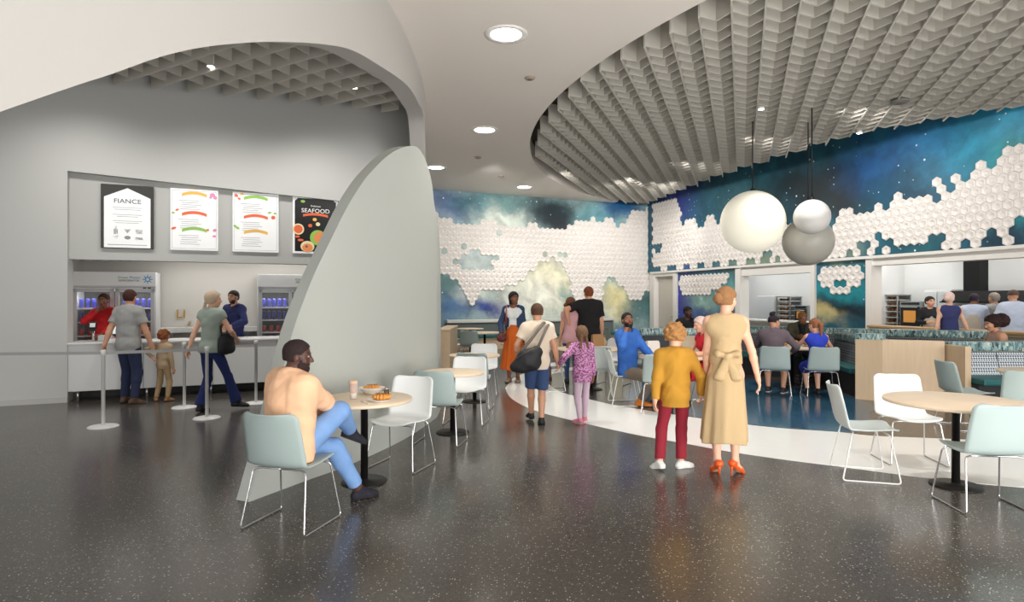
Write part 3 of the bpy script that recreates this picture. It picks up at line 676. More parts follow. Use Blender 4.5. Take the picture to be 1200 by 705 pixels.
can_b = mat('can_blue', (52, 58, 150), .3, .3); can_r = mat('can_red', (196, 36, 36), .3, .3); can_t = mat('can_top', (200, 205, 215), .3, .6)
fr_m = mat('fridge_white', (225, 226, 226), .35); fr_in = mat('fridge_dark', (58, 58, 58), .5); fr_gl = mat('fridge_frame', (190, 192, 192), .35)
def can_proto(m, h, r=.033):
    root = thing('drink_can', 'can', 'can')
    b = MB(); b.lathe([(r*.8, 0), (r, .008), (r, h-.014), (r*.82, h)], 16); b.build('body', m, root)
    b = MB(); b.lathe([(r*.82, h), (r*.84, h+.003), (r*.7, h+.002), (.0001, h-.001)], 16); b.build('lid', can_t, root)
    return root
glass = mat('door_glass', (255, 255, 255), .02, alpha=.06)
def fridge(label, s0, side, rows_lab, wd=1.27):
    rz = math.atan2(LDIR.y, LDIR.x); root = thing('drinks_refrigerator', label, 'refrigerator', LWp(s0, 0, -1.2), rz, 'drinks refrigerators')
    H = 2.1; D = .7; t = .04
    b = MB()
    b.box((wd/2, D-.02, H/2), (wd, .04, H)); b.box((t/2, D/2, H/2), (t, D, H)); b.box((wd-t/2, D/2, H/2), (t, D, H)); b.box((wd/2, D/2, .12), (wd-2*t, D, .24)); b.box((wd/2, D/2+.01, H-.155), (wd-2*t, D-.02, .31))
    b.build('cabinet', fr_m, root)
    b = MB(); b.box((wd/2, D-.045, 1.0), (wd-.1, .01, 1.52)); b.build('liner', fr_in, root)
    b = MB(); b.box((wd/2, -.012, H-.13), (wd, .024, .25), bev=.008); hd = b.build('header', fr_m, root)
    b = MB(); b.box((wd/2, -.004, H-.275), (wd-.02, .02, .018)); b.build('vent_strip', fr_gl, root)
    b = MB(); b.box((wd*.86, -.016, H-.285), (.05, .012, .022)); b.box((wd*.92, -.016, H-.285), (.05, .012, .022)); b.build('controls', black_m, root)
    Rt = Matrix.Rotation(PI/2, 4, 'X')
    for k in range(2):
        x0 = .02+k*(wd/2-.01); w_ = wd/2-.03
        b = MB()
        b.box((x0+.03, -.012, 1.0), (.06, .03, 1.6)); b.box((x0+w_-.03, -.012, 1.0), (.06, .03, 1.6)); b.box((x0+w_/2, -.012, 1.77), (w_, .03, .06)); b.box((x0+w_/2, -.012, .23), (w_, .03, .06))
        d = b.build('door', fr_gl, root)
        b = MB(); b.box((x0+w_/2, -.01, 1.0), (w_-.11, .004, 1.49)); b.build('pane', glass, d)
        b = MB(); b.tube([(x0+(w_-.03 if k == 0 else .03), -.03, .8), (x0+(w_-.03 if k == 0 else .03), -.06, .82), (x0+(w_-.03 if k == 0 else .03), -.06, 1.15), (x0+(w_-.03 if k == 0 else .03), -.03, 1.17)], .01, 8, .02); b.build('handle', chrome, d)
    zsh = [.3, .55, .78, .98, 1.22, 1.46]
    for z in zsh[1:]:
        b = MB(); b.box((wd/2, .3, z-.012), (wd-.1, .56, .024)); b.build('shelf', fr_m, root)
    for k in range(2):
        l = bpy.data.lights.new('fridge_lamp', 'AREA'); l.shape = 'RECTANGLE'; l.size = wd/2-.15; l.size_y = .03; l.energy = 2.2
        lo = bpy.data.objects.new('fridge_lamp', l); COL.objects.link(lo); lo.parent = root; lo.location = (wd*(.25+.5*k), .03, 1.72); lo.rotation_euler = (math.radians(22), 0, 0)
    # lettering
    txt = [('Green', (70, 160, 60), .062, wd*.60, H-.10), ('Power', (50, 130, 190), .062, wd*.745, H-.10), ('REFRIGERATOR', (40, 40, 46), .046, wd*.672, H-.155)]
    for s_, c, sz, x, z in txt:
        text_mesh('lettering', s_, sz, Matrix.Translation((x, -.026, z)) @ Rt, mat('ink_'+s_, c, .5), root, .001)
    b = MB()
    for k in range(8):
        a = k*PI/4; M = Matrix.Rotation(-a, 3, 'Y'); cx, cz = wd*.9, H-.13
        for (r, w2, l) in ((.052, .014, .05), (.034, .03, .012)):
            b.box(Vector((cx, -.026, cz))+M @ Vector((0, 0, r)), (w2, .003, l), M=M)
    b.build('snowflake_emblem', mat('emblem_blue', (50, 150, 205), .5), root)
    # cans
    for ri, (z, kind, h, n) in enumerate(((1.46, 'b', .16, 12), (1.22, 'b', .16, 12), (.98, 'r', .115, 9), (.78, 'r', .115, 9))):
        for k in range(n):
            x = .115+k*(wd-.23)/(n-1)
            if abs(x-wd/2) < .05: continue
            loc = root.matrix_basis @ Vector((x, .12, z))
            loc = Matrix.Translation(root.location) @ Matrix.Rotation(rz, 4, 'Z') @ Vector((x, .12, z))
            lab = '%s can among those lined up on the %s shelf of the %s refrigerator' % ({'b': 'tall blue', 'r': 'short red'}[kind], ('topmost', 'second', 'third', 'lowest visible')[ri], side)
            gr = 'cans on the %s shelf of the %s refrigerator' % (('topmost', 'second', 'third', 'lowest visible')[ri], side)
            if kind not in proto:
                proto[kind] = can_proto({'b': can_b, 'r': can_r}[kind], h, .034 if kind == 'b' else .038); proto[kind].location = loc; tag(proto[kind], lab, 'can', gr)
            else: dup(proto[kind], loc, 0, lab, gr)
    return root
def ls_off(px, off):
    O = P0+LN*off; return px_s(px, O, LDIR)
fridge('white two door drinks refrigerator behind the cashier in red', ls_off(84, -1.2), 'left', None)
fridge('white two door drinks refrigerator partly hidden by the grey fin', ls_off(302, -1.2), 'right', None)
# back ledge and gilt letters on the servery wall
b = MB(); s0, s1 = ls_off(186, -1.7), ls_off(302, -1.7); o_ = thing('back_shelf', 'white work ledge on the servery back wall between the refrigerators', 'shelf', LWp(s0, 0, -1.99), math.atan2(LDIR.y, LDIR.x))
b.box(((s1-s0)/2, -.15, 1.02), (s1-s0, .3, .1), bev=.01); b.build('ledge', ctop, o_)
b = MB()
for k in range(3): b.hexa([(.2+k*(s1-s0-.4)/2+dx, y, z) for (dx, y, z) in ((-.015, -.02, .75), (.015, -.02, .75), (.015, 0, .75), (-.015, 0, .75), (-.015, -.26, .97), (.015, -.26, .97), (.015, 0, .97), (-.015, 0, .97))])
b.build('bracket', fr_gl, o_)
gold = mat('gilt', (190, 150, 70), .35, .6)
sg = thing('wall_letters', 'gilt letters fixed to the servery back wall behind the woman in the headscarf', 'sign', LWp(ls_off(233, -1.98), 0, -1.985), math.atan2(LDIR.y, LDIR.x))
Rt = Matrix.Rotation(PI/2, 4, 'X')
text_mesh('letters', 'LI     CE', .24, Matrix.Translation((0, -.01, 1.32)) @ Rt, gold, sg, .008)
text_mesh('letters', 'E        E', .12, Matrix.Translation((0, -.01, 1.13)) @ Rt, gold, sg, .008)

# menu boards
scr = mat('screen_white', (240, 241, 241), .4, emit=.16); scr_b = mat('screen_black', (18, 18, 18), .35)
slate = mat('board_slate', (62, 62, 58), .5); ink = mat('ink_grey', (84, 84, 88), .6); ink_l = mat('ink_light', (186, 188, 190), .6)
def c_(name, c): return mat('print_'+name, c, .5, emit=.06)
ora = c_('orange', (240, 150, 90)); yel = c_('yellow', (240, 190, 90)); grn = c_('green', (150, 200, 90)); pnk = c_('pink', (226, 150, 190)); red = c_('coral', (236, 110, 70)); crm = c_('cream', (240, 226, 180)); pur = c_('plum', (120, 70, 110))
def board(label, pxa, pxb, zc_, h, frame_m):
    sa, sb = ls_off(pxa, -.07), ls_off(pxb, -.07); wd = sb-sa
    root = thing('menu_board', label, 'menu board', LWp((sa+sb)/2, zc_, -.075), math.atan2(LDIR.y, LDIR.x), 'menu boards')
    b = MB(); b.box((0, .02, 0), (wd, .05, h), bev=.004); b.build('panel', frame_m, root)
    return root, wd
def flat(b, poly, y=-.008, th=.003):
    n = len(poly); t = tessellate_polygon([[Vector((p[0], p[1], 0)) for p in poly]])
    vs = [(p[0], y, p[1]) for p in poly]+[(p[0], y+th, p[1]) for p in poly]
    fc = [tuple(q) for q in t]+[tuple(i+n for i in q)[::-1] for q in t]+[(i, (i+1) % n, (i+1) % n+n, i+n) for i in range(n)]
    b.add(vs, fc)
def disc(b, x, z, r, y=-.009, sx=1, n=20, rot=0):
    flat(b, [(x+math.cos(rot)*math.cos(2*PI*k/n)*r*sx-math.sin(rot)*math.sin(2*PI*k/n)*r, z+math.sin(rot)*math.cos(2*PI*k/n)*r*sx+math.cos(rot)*math.sin(2*PI*k/n)*r) for k in range(n)], y)
def arcb(b, x, z, w_, sag, th, y=-.009):
    n = 12; up = [(x-w_/2+w_*k/n, z+sag*(1-(2*k/n-1)**2)+th/2) for k in range(n+1)]; dn = [(p[0], p[1]-th) for p in up][::-1]; flat(b, up+dn, y)
def rect(b, x, z, w_, h_, y=-.009): flat(b, [(x-w_/2, z-h_/2), (x+w_/2, z-h_/2), (x+w_/2, z+h_/2), (x-w_/2, z+h_/2)], y)
bh, bz = 1.03, 2.955
# board 1: house shaped sheet
r1, w1 = board('dark menu board with a white house-shaped sheet, leftmost of the four boards', 118, 180, bz, bh, slate)
b = MB(); flat(b, [(-w1*.44, -bh*.49), (w1*.44, -bh*.49), (w1*.44, bh*.30), (0, bh*.45), (-w1*.44, bh*.30)]); b.build('sheet', scr, r1)
text_mesh('lettering', 'FIANCE', .1, Matrix.Translation((0, -.012, bh*.24)) @ Rt, ink, r1, .001, sx=1.15)
b = MB()
for z, wz, hz in ((.14, .55, .009), (.11, .5, .009), (.03, .55, .009), (0.0, .4, .009), (-.07, .55, .009), (-.1, .45, .009), (-.445, .75, .014)):
    b = MB(); rect(b, 0, bh*z, w1*wz, hz); b.build('text_line', ink_l, r1)
ico = mat('ink_mid', (150, 151, 154), .6)
for k in range(3):
    x = (k-1)*w1*.22
    b = MB()
    if k == 0: flat(b, [(x-.03, -bh*.28), (x+.03, -bh*.28), (x+.03, -bh*.20), (x+.012, -bh*.185), (x+.012, -bh*.15), (x-.012, -bh*.15), (x-.012, -bh*.185), (x-.03, -bh*.20)])
    elif k == 1: flat(b, [(x-.045, -bh*.21), (x-.03, -bh*.19), (x, -bh*.205), (x+.03, -bh*.19), (x+.045, -bh*.21), (x, -bh*.265)])
    else: flat(b, [(x-.05, -bh*.20), (x+.05, -bh*.20), (x+.04, -bh*.265), (x-.04, -bh*.265)])
    b.build('icon', ico, r1); b = MB()
    if k == 0: flat(b, [(x-.05, -bh*.30), (x, -bh*.36), (x+.05, -bh*.30)])
    elif k == 1: disc(b, x, -bh*.33, .03, sx=1.5)
    else: flat(b, [(x-.06, -bh*.36), (x+.06, -bh*.36), (x+.05, -bh*.32), (x-.05, -bh*.32)])
    b.build('icon', ico, r1)
def menu(label, pxa, pxb, cols, extras):
    r_, w_ = board(label, pxa, pxb, bz, bh, scr)
    for (x, z, ww_, hh_) in ((0, bh*.47, w_*.92, .005), (0, -bh*.47, w_*.92, .005), (w_*.46, 0, .005, bh*.94), (-w_*.46, 0, .005, bh*.94)):
        b = MB(); rect(b, x, z, ww_, hh_); b.build('border_line', ink_l, r_)
    for z0 in (.28, -.03, -.29):
        for q in range(5):
            b = MB(); rect(b, -w_*.12+(q % 3)*.02, bh*(z0-q*.035+.03), w_*(.42-.06*(q % 2)), .008); b.build('text_line', ink_l, r_)
    for m_, z in zip(cols, (.40, .08, -.18)):
        b = MB(); arcb(b, 0, bh*z, w_*.52, .04, .05); b.build('ribbon', m_, r_)
    for (m_, x, z, r, sx, rot) in extras:
        b = MB(); disc(b, x*w_, z*bh, r, sx=sx, rot=rot); b.build('food_picture', m_, r_)
    return r_
menu('white menu board with yellow, orange and green ribbons, second from left', 199.5, 255.5, (yel, red, grn), [(pnk, .38, .42, .035, 1.2, 0), (pnk, .44, .38, .03, 1, 0), (pnk, .34, .38, .02, 1, 0), (red, -.36, .15, .016, 1.8, .5), (grn, -.44, .1, .016, 1.5, 0), (red, -.43, -.15, .02, 2, .4), (red, .28, -.16, .018, 1.2, 0), (pnk, .43, -.16, .025, 1.3, .4), (pnk, .42, -.26, .02, 1.5, 0)])
menu('white menu board with green, orange and yellow ribbons, third from left', 272.5, 326.5, (grn, red, yel), [(red, -.42, .44, .025, 1.3, -.7), (yel, -.3, .47, .018, 1.8, 0), (red, -.36, .39, .018, 1.4, -.5), (red, .38, .1, .032, 1.1, 0), (grn, .3, .18, .018, 1.8, .2), (grn, .42, .17, .016, 1.5, 0), (grn, -.4, -.1, .02, 2, -.5), (grn, -.45, -.07, .016, 1.5, .2)])
r4, w4 = board('black seafood menu board with bowls, rightmost beside the grey fin', 343, 396, bz, bh, scr)
b = MB(); c0 = .05; W2, H2 = w4*.455, bh*.465
flat(b, [(-W2, -H2), (W2, -H2), (W2, H2-c0), (W2-c0*.6, H2-c0*.6), (W2-c0, H2), (-W2+c0, H2), (-W2+c0*.6, H2-c0*.6), (-W2, H2-c0)]); b.build('sheet', scr_b, r4)
text_mesh('lettering', 'SEAFOOD', .105, Matrix.Translation((0, -.012, bh*.25)) @ Rt, scr, r4, .002, sx=1.05)
text_mesh('lettering', 'Delicious', .045, Matrix.Translation((0, -.012, bh*.335)) @ Rt, scr, r4, .001)
b = MB(); arcb(b, 0, bh*.165, w4*.55, .03, .045, -.012); b.build('ribbon', red, r4)
for (m_, x, z, r, sx) in ((grn, -.28, .41, .025, 1.5), (yel, -.02, .10, .03, 1.2), (crm, .05, .02, .035, 1.1), (red, -.12, -.01, .032, 1.1), (crm, -.38, -.08, .10, 1), (red, -.38, -.08, .075, 1), (grn, .05, -.22, .14, 1), (ora, .1, -.22, .11, 1), (crm, -.18, -.41, .1, 1.2), (ora, -.18, -.41, .075, 1.2), (pur, -.2, -.38, .02, 1), (red, -.33, -.27, .022, 2.4), (red, -.4, -.21, .02, 2.0)):
    b = MB(); disc(b, x*w4, max(z*bh, -H2+r*.9), r, -.012-.0006*len(r4.children), sx); b.build('food_picture', m_, r4)

# queue posts and belts
post_m = mat('post_white', (232, 232, 230), .35); belt_m = mat('belt_grey', (165, 166, 166), .6)
def post(label, p, belt_to=None):
    root = thing('queue_post', label, 'queue post', p, 0, 'white queue posts')
    b = MB(); b.lathe([(.175, 0), (.175, .008), (.16, .018), (.03, .03)], 40); b.build('base', post_m, root)
    b = MB(); b.lathe([(.022, .025), (.022, .9), (.03, .902), (.03, .965), (.024, .975)], 24); b.build('pole', post_m, root)
    if belt_to is not None:
        d = Vector(belt_to)-Vector(p); b = MB(); a = math.atan2(d.y, d.x); b.box((d.x/2, d.y/2, .935), (d.length-.06, .006, .038), a); b.build('belt', belt_m, root)
pa, pb, pc, pd = FL(121, 500), FL(242.5, 490), FL(216, 477.5), FL(300, 472.5)
pe = Vector((-7.4, 7.55, 0))
post('white queue post standing alone at the left with a wide round base', pa, pe)
post('white queue post in front of the woman in the headscarf', pb, pa)
post('white queue post between the toddler and the woman in the headscarf', pc)
post('white queue post nearest the grey fin', pd, pc)
post('white queue post at the left end of the belt', pe)
# ------------------------------------------------------------------ people: smooth-blended bodies polygonised into one continuous skin, clothes and hair over it
V = lambda *a: np.array(a, dtype=np.float32)
def nrm(v): v = np.asarray(v, np.float32); return v/(np.linalg.norm(v)+1e-9)
class Fld:
    def __init__(s): s.pr = []
    def cone(s, a, b, ra, rb, k=.02, clips=(), side=None, flat=1.0):
        a = V(*a); b = V(*b); R = max(ra, rb)*max(1, flat)
        s.pr.append(('c', a, b, ra, rb, k, list(clips), None if side is None else nrm(side), flat, np.minimum(a, b)-R, np.maximum(a, b)+R)); return s
    def ell(s, c, r, M=None, k=.02, clips=()):
        c = V(*c); r = V(*r); M = np.eye(3, dtype=np.float32) if M is None else np.asarray(M, np.float32)
        R = np.abs(M) @ r
        s.pr.append(('e', c, r, M, None, k, list(clips), None, 1, c-R, c+R)); return s
    def fn(s, f, lo, hi, k=.01): s.pr.append(('f', f, None, None, None, k, [], None, 1, V(*lo), V(*hi))); return s
    def mesh(s, h, noise=0, nscale=30, clipf=None, inflate=0.0, post=None):
        lo = np.min([p[9] for p in s.pr], 0)-.03-inflate; hi = np.max([p[10] for p in s.pr], 0)+.03+inflate
        n = np.ceil((hi-lo)/h).astype(int)+2
        ax = [lo[i]+h*np.arange(n[i], dtype=np.float32) for i in range(3)]
        G = np.full(n, .25, np.float32)
        for p in s.pr:
            k = p[5]; mg = k+3*h+inflate+.012
            i0 = np.maximum(0, np.floor((p[9]-mg-lo)/h).astype(int)); i1 = np.minimum(n, np.ceil((p[10]+mg-lo)/h).astype(int)+1)
            if (i1 <= i0).any(): continue
            X = ax[0][i0[0]:i1[0], None, None]; Y = ax[1][None, i0[1]:i1[1], None]; Z = ax[2][None, None, i0[2]:i1[2]]
            if p[0] == 'c':
                a, b, ra, rb = p[1:5]; d = b-a; L2 = float(d @ d)+1e-9
                px, py, pz = X-a[0], Y-a[1], Z-a[2]
                t = np.clip((px*d[0]+py*d[1]+pz*d[2])/L2, 0, 1)
                qx, qy, qz = px-t*d[0], py-t*d[1], pz-t*d[2]
                q2 = qx*qx+qy*qy+qz*qz
                if p[7] is not None:
                    sd = p[7]; u = qx*sd[0]+qy*sd[1]+qz*sd[2]; q2 = q2-u*u+(u/p[8])**2
                D = np.sqrt(np.maximum(q2, 1e-12))-(ra+(rb-ra)*t)
            elif p[0] == 'e':
                c, r, M = p[1:4]; px, py, pz = X-c[0], Y-c[1], Z-c[2]
                e = [(px*M[0, i]+py*M[1, i]+pz*M[2, i])/r[i] for i in range(3)]
                k0 = np.sqrt(e[0]**2+e[1]**2+e[2]**2); k1 = np.sqrt((e[0]/r[0])**2+(e[1]/r[1])**2+(e[2]/r[2])**2)+1e-6
                D = k0*(k0-1)/k1
            else: D = p[1](X, Y, Z)
            D = D-inflate
            for cl in p[6]:
                if len(cl[1:]) and np.ndim(cl[1]) == 1: D = np.maximum(D, (X-cl[0][0])*cl[1][0]+(Y-cl[0][1])*cl[1][1]+(Z-cl[0][2])*cl[1][2])
                else: D = np.maximum(D, cl[1]-np.sqrt((X-cl[0][0])**2+(Y-cl[0][1])**2+(Z-cl[0][2])**2))
            S = G[i0[0]:i1[0], i0[1]:i1[1], i0[2]:i1[2]]
            if k > 0:
                hh = np.maximum(k-np.abs(S-D), 0)/k; G[i0[0]:i1[0], i0[1]:i1[1], i0[2]:i1[2]] = np.minimum(S, D)-hh*hh*k*.25
            else: G[i0[0]:i1[0], i0[1]:i1[1], i0[2]:i1[2]] = np.minimum(S, D)
        X = ax[0][:, None, None]; Y = ax[1][None, :, None]; Z = ax[2][None, None, :]
        if noise:
            q = nscale
            G = G+noise*(np.sin(q*X+1.3*np.sin(q*.7*Z+2))*np.sin(q*.9*Z+1.1*np.sin(q*.8*Y))+.6*np.sin(q*1.9*Y+q*.8*Z+np.sin(q*X*1.3))*np.sin(q*1.4*X-q*.9*Z))
        if clipf is not None:
            G = np.maximum(G, clipf(X, Y, Z))
        return nets(G, lo, h)
def nets(G, lo, h):
    ins = G < 0
    n = G.shape
    sl = lambda a, o: a[o[0]:n[0]-1+o[0], o[1]:n[1]-1+o[1], o[2]:n[2]-1+o[2]]
    cnt = np.zeros((n[0]-1, n[1]-1, n[2]-1), np.int8)
    offs = [(i, j, k) for i in (0, 1) for j in (0, 1) for k in (0, 1)]
    for o in offs: cnt += sl(ins, o)
    act = (cnt > 0) & (cnt < 8); I = np.argwhere(act)
    if len(I) == 0: return np.zeros((0, 3)), np.zeros((0, 4), int)
    idx = np.full(act.shape, -1, np.int32); idx[act] = np.arange(len(I))
    vals = {o: G[I[:, 0]+o[0], I[:, 1]+o[1], I[:, 2]+o[2]] for o in offs}
    acc = np.zeros((len(I), 3), np.float32); c = np.zeros(len(I), np.float32)
    for o in offs:
        for axi in range(3):
            if o[axi]: continue
            o2 = list(o); o2[axi] = 1; o2 = tuple(o2); a, b = vals[o], vals[o2]; m = (a < 0) != (b < 0)
            t = np.where(m, a/(a-b+1e-12), 0); p = np.tile(np.array(o, np.float32), (len(I), 1)); p[:, axi] += t
            acc[m] += p[m]; c[m] += 1
    Vt = (I+acc/np.maximum(c, 1)[:, None])*h+lo
    quads = []
    for axi in range(3):
        b, d = (axi+1) % 3, (axi+2) % 3
        s0 = [slice(None)]*3; s1 = [slice(None)]*3; s0[axi] = slice(0, -1); s1[axi] = slice(1, None)
        a_, b_ = ins[tuple(s0)], ins[tuple(s1)]; m = a_ != b_
        E = np.argwhere(m)
        ok = (E[:, b] > 0) & (E[:, d] > 0) & (E[:, b] < n[b]-1) & (E[:, d] < n[d]-1); E = E[ok]
        def cell(db, dd):
            q = E.copy(); q[:, b] -= db; q[:, d] -= dd; return idx[q[:, 0], q[:, 1], q[:, 2]]
        Q = np.stack([cell(1, 1), cell(0, 1), cell(0, 0), cell(1, 0)], 1)
        fl = a_[E[:, 0], E[:, 1], E[:, 2]]; Q[~fl] = Q[~fl][:, ::-1]
        quads.append(Q[(Q >= 0).all(1)])
    return Vt, np.concatenate(quads)
def mk(name, VF, m, parent, cols=None):
    Vt, Q = VF
    me = bpy.data.meshes.new(name); me.vertices.add(len(Vt)); me.vertices.foreach_set('co', np.ascontiguousarray(Vt, np.float32).ravel())
    me.loops.add(Q.size); me.loops.foreach_set('vertex_index', np.ascontiguousarray(Q, np.int32).ravel())
    me.polygons.add(len(Q)); me.polygons.foreach_set('loop_start', np.arange(len(Q), dtype=np.int32)*4)
    me.polygons.foreach_set('use_smooth', np.ones(len(Q), bool)); me.update(calc_edges=True); me.validate()
    me.materials.append(m)
    if cols is not None:
        at = me.color_attributes.new('Col', 'FLOAT_COLOR', 'POINT'); at.data.foreach_set('color', np.ascontiguousarray(cols, np.float32).ravel())
    o = bpy.data.objects.new(name, me); COL.objects.link(o); o.parent = parent
    return o
skin_m = bpy.data.materials.new('skin'); skin_m.use_nodes = True
_b = skin_m.node_tree.nodes['Principled BSDF']; _a = skin_m.node_tree.nodes.new('ShaderNodeAttribute'); _a.attribute_name = 'Col'
skin_m.node_tree.links.new(_a.outputs['Color'], _b.inputs['Base Color']); _b.inputs['Roughness'].default_value = .5
_b.inputs['Subsurface Weight'].default_value = .05; _b.inputs['Subsurface Radius'].default_value = (.01, .004, .002)
def fab(name, c, rough=.85, var=.06, vs=10, bump=.25, bs=120): return mat('cloth_'+name, c, rough, var=var, vs=vs, bump=bump, bs=bs)
eye_w = mat('eye_white', (190, 182, 176), .4); eye_d = mat('eye_dark', (40, 28, 22), .15)

def ik(a, t, l1, l2, hint):
    a, t, hint = V(*a), V(*t), V(*hint); d = t-a; L = float(np.linalg.norm(d)); L = max(L, 1e-4); u = d/L
    if L > (l1+l2)*.998: L = (l1+l2)*.998; t = a+u*L
    x = (l1*l1-l2*l2+L*L)/(2*L); hgt = math.sqrt(max(0, l1*l1-x*x)); p = hint-u*float(hint @ u)
    return a+u*x+nrm(p)*hgt, t
def rotm(yaw=0, pitch=0, roll=0):
    """yaw>0 turns left, pitch>0 tips forward, roll>0 tips to the right"""
    return np.array((Matrix.Rotation(math.radians(yaw), 3, 'Z') @ Matrix.Rotation(-math.radians(pitch), 3, 'X') @ Matrix.Rotation(math.radians(roll), 3, 'Y')), np.float32)

def person(label, loc, th, H, skin, hair=None, hair_m=None, sex='m', top=None, bottom=None, shoes=None, pelvis=None, hipw=1.0, lean=(0, 0, 0), twist=0, head=(0, 0, 0),
           hands=(None, None), elbows=((-.6, -.8, -.2), (.6, -.8, -.2)), palms=(None, None), hdirs=(None, None), feet=None, knees=((-.1, 1, .1), (.1, 1, .1)), fat=1.0, vox=.009, beard=None, group=None, curl=(.35, .35), name='person', eyes=True, extra=None, cat='person', legk=1.0):
    s = H/1.75; root = thing(name, label, cat, loc, math.radians(th), group)
    Ri = Matrix.Rotation(-math.radians(th), 3, 'Z'); LOC = Vector(loc)
    def lc(p):
        if p is None: return None
        if p[0] == 'w': q = Ri @ (Vector(p[1:])-LOC); return V(q.x, q.y, q.z)
        return V(*p)
    kid = H < 1.4
    hh = .232*(.58+.42*s)                         # head height
    hw = hh/.232
    fem = sex == 'f'
    P = lc(pelvis) if pelvis is not None else V(0, 0, .525*H)
    RT = rotm(*lean); RC = RT @ rotm(twist)
    spine = H-hh-.035*s-.525*H
    up = RT @ V(0, 0, 1)
    N = P+up*spine                                 # neck base
    C = P+up*spine*.68
    RS = RC
    sw = (.172 if not fem else .150)*s*(1 if not kid else .98)*(.9+.1*fat)
    SH = [N+RS @ V(-sw, .008, -.052*s), N+RS @ V(sw, .008, -.052*s)]
    HJ = [P+rotm(lean[0]*0) @ V(-.09*s*hipw, 0, -.03*s), P+V(.09*s*hipw, 0, -.03*s)]
    ua, fa, hl = .168*H, .148*H, .103*H
    tl, sl_ = .238*H*legk, .235*H*legk
    # targets
    HD = []; EL = []
    for i in (0, 1):
        sg = -1 if i == 0 else 1; t = lc(hands[i])
        if t is None: t = SH[i]+V(sg*.075*s, .05*s, -(ua+fa)*.985)
        e, t = ik(SH[i], t, ua, fa, V(*elbows[i])); EL.append(e); HD.append(t)
    AK = []; KN = []; FY = []; FP = []
    for i in (0, 1):
        sg = -1 if i == 0 else 1
        f = feet[i] if feet is not None else (sg*.085*s, 0, 0, -sg*8, 0)
        if f[0] == 'w': q = lc(f[:4]); f = (q[0], q[1], q[2])+tuple(f[4:])
        yaw = f[3] if len(f) > 3 else 0; pit = f[4] if len(f) > 4 else 0
        a = V(f[0], f[1], f[2]+.075*s)
        k_, a = ik(HJ[i], a, tl, sl_, V(*knees[i])); KN.append(k_); AK.append(a); FY.append(yaw); FP.append(pit)
    B = fat; cw = (.150 if not fem else .128)*s*B; cd = (.105 if not fem else .095)*s*B
    ww = (.138 if not fem else .108)*s*B; wd = (.100 if not fem else .085)*s*B; pw = (.150 if not fem else .158)*s*B; pd = (.105 if not fem else .112)*s*B
    if kid: cw, ww, pw = cw*.92, ww*1.0, pw*.9
    rx = RS @ V(1, 0, 0); px = rotm(lean[0]*.3, 0, lean[2]) @ V(1, 0, 0)
    def torso(F, inf=0.0, clips=(), sh=1.0):
        F.cone(P+up*.02*s, P+up*spine*.38, pd+inf, wd+inf, .05*s, clips, px, (pw+inf)/(pd+inf))
        F.cone(P+up*spine*.34, C, wd+inf, cd+inf, .06*s, clips, rx, (ww+inf)/(wd+inf))
        F.cone(C, C+RT @ V(0, -.01*s, .085*s), cd+inf, cd*.82+inf, .05*s, clips, rx, (cw+inf)/(cd+inf))
        F.ell(P+RT @ V(0, -.03*s, -.01*s), (pw*.98+inf, pd*.98+inf, .11*s+inf), None, .04*s, clips)
        if fem:
            for q in (-1, 1): F.ell(C+RS @ V(q*.06*s, .075*s, .0), (.055*s+inf, .05*s+inf, .055*s+inf), None, .04*s, clips)
        F.cone(SH[0]+(N-SH[0])*.22-up*.055*s, SH[1]+(N-SH[1])*.22-up*.055*s, .078*s*B+inf, .078*s*B+inf, .05*s, clips)
        for i in (0, 1):
            F.cone(N+RS @ V((-1, 1)[i]*.03*s, -.015*s, -.012*s), N+(SH[i]+V(0, 0, -.004*s)-N)*sh, .050*s*B+inf, (.054*s*B if sh == 1 else .044*s*B)+inf*.8, .05*s, clips)
        return F
    NT = N+RT @ V(0, .012*s, .0)
    RH = RC @ rotm(*head); HB = N+RT @ V(0, .018*s, .045*s)          # skull pivot
    HC = HB+RH @ V(0, .012*hw, .115*hw)
    def neck(F, inf=0): F.cone(N+RT @ V(0, -.012*s, -.03*s), HB+RH @ V(0, -.005*hw, .05*hw), (.058 if not fem else .048)*s*B**.5+inf, (.054 if not fem else .046)*hw+inf, .02*s); return F
    ar = (.050, .041, .043, .027) if not fem else (.042, .035, .036, .023)
    if kid: ar = (.044, .037, .038, .026)
    ar = [q*s*B for q in ar]
    def arm(F, i, inf=0, part='all', clips=()):
        if part in ('all', 'u'): F.cone(SH[i], EL[i], ar[0]+inf*.9, ar[1]+inf, .05*s, clips)
        if part in ('all', 'f'):
            m_ = EL[i]+(HD[i]-EL[i])*.28; F.cone(EL[i], m_, ar[1]*.98+inf, ar[2]+inf, .015*s, clips); F.cone(m_, HD[i], ar[2]+inf, ar[3]+inf, .015*s, clips)
        return F
    lr = (.082, .054, .057, .036) if not fem else (.080, .050, .053, .033)
    if kid: lr = (.070, .049, .050, .034)
    lr = [q*s*B**.7 for q in lr]
    def leg(F, i, inf=0, clips=(), inf2=None):
        inf2 = inf if inf2 is None else inf2
        F.cone(HJ[i], KN[i], lr[0]+inf, lr[1]+inf*.6+inf2*.4, .03*s, clips)
        d = AK[i]-KN[i]; bk = nrm(np.cross(np.cross(d, KN[i]-HJ[i]), d)); 
        if np.linalg.norm(np.cross(d, KN[i]-HJ[i])) < 1e-3*0+.01: bk = V(0, 1, 0)
        bk = bk if float(bk @ nrm(KN[i]-HJ[i])) >= 0 else -bk
        m_ = KN[i]+d*.3-bk*.014*s*0
        F.cone(KN[i], m_, lr[1]*.97+inf2, lr[2]+inf2, .02*s, clips); F.cone(m_, AK[i], lr[2]+inf2, lr[3]+inf2, .02*s, clips)
        return F
    def footframe(i):
        R = rotm(FY[i], FP[i]); return R
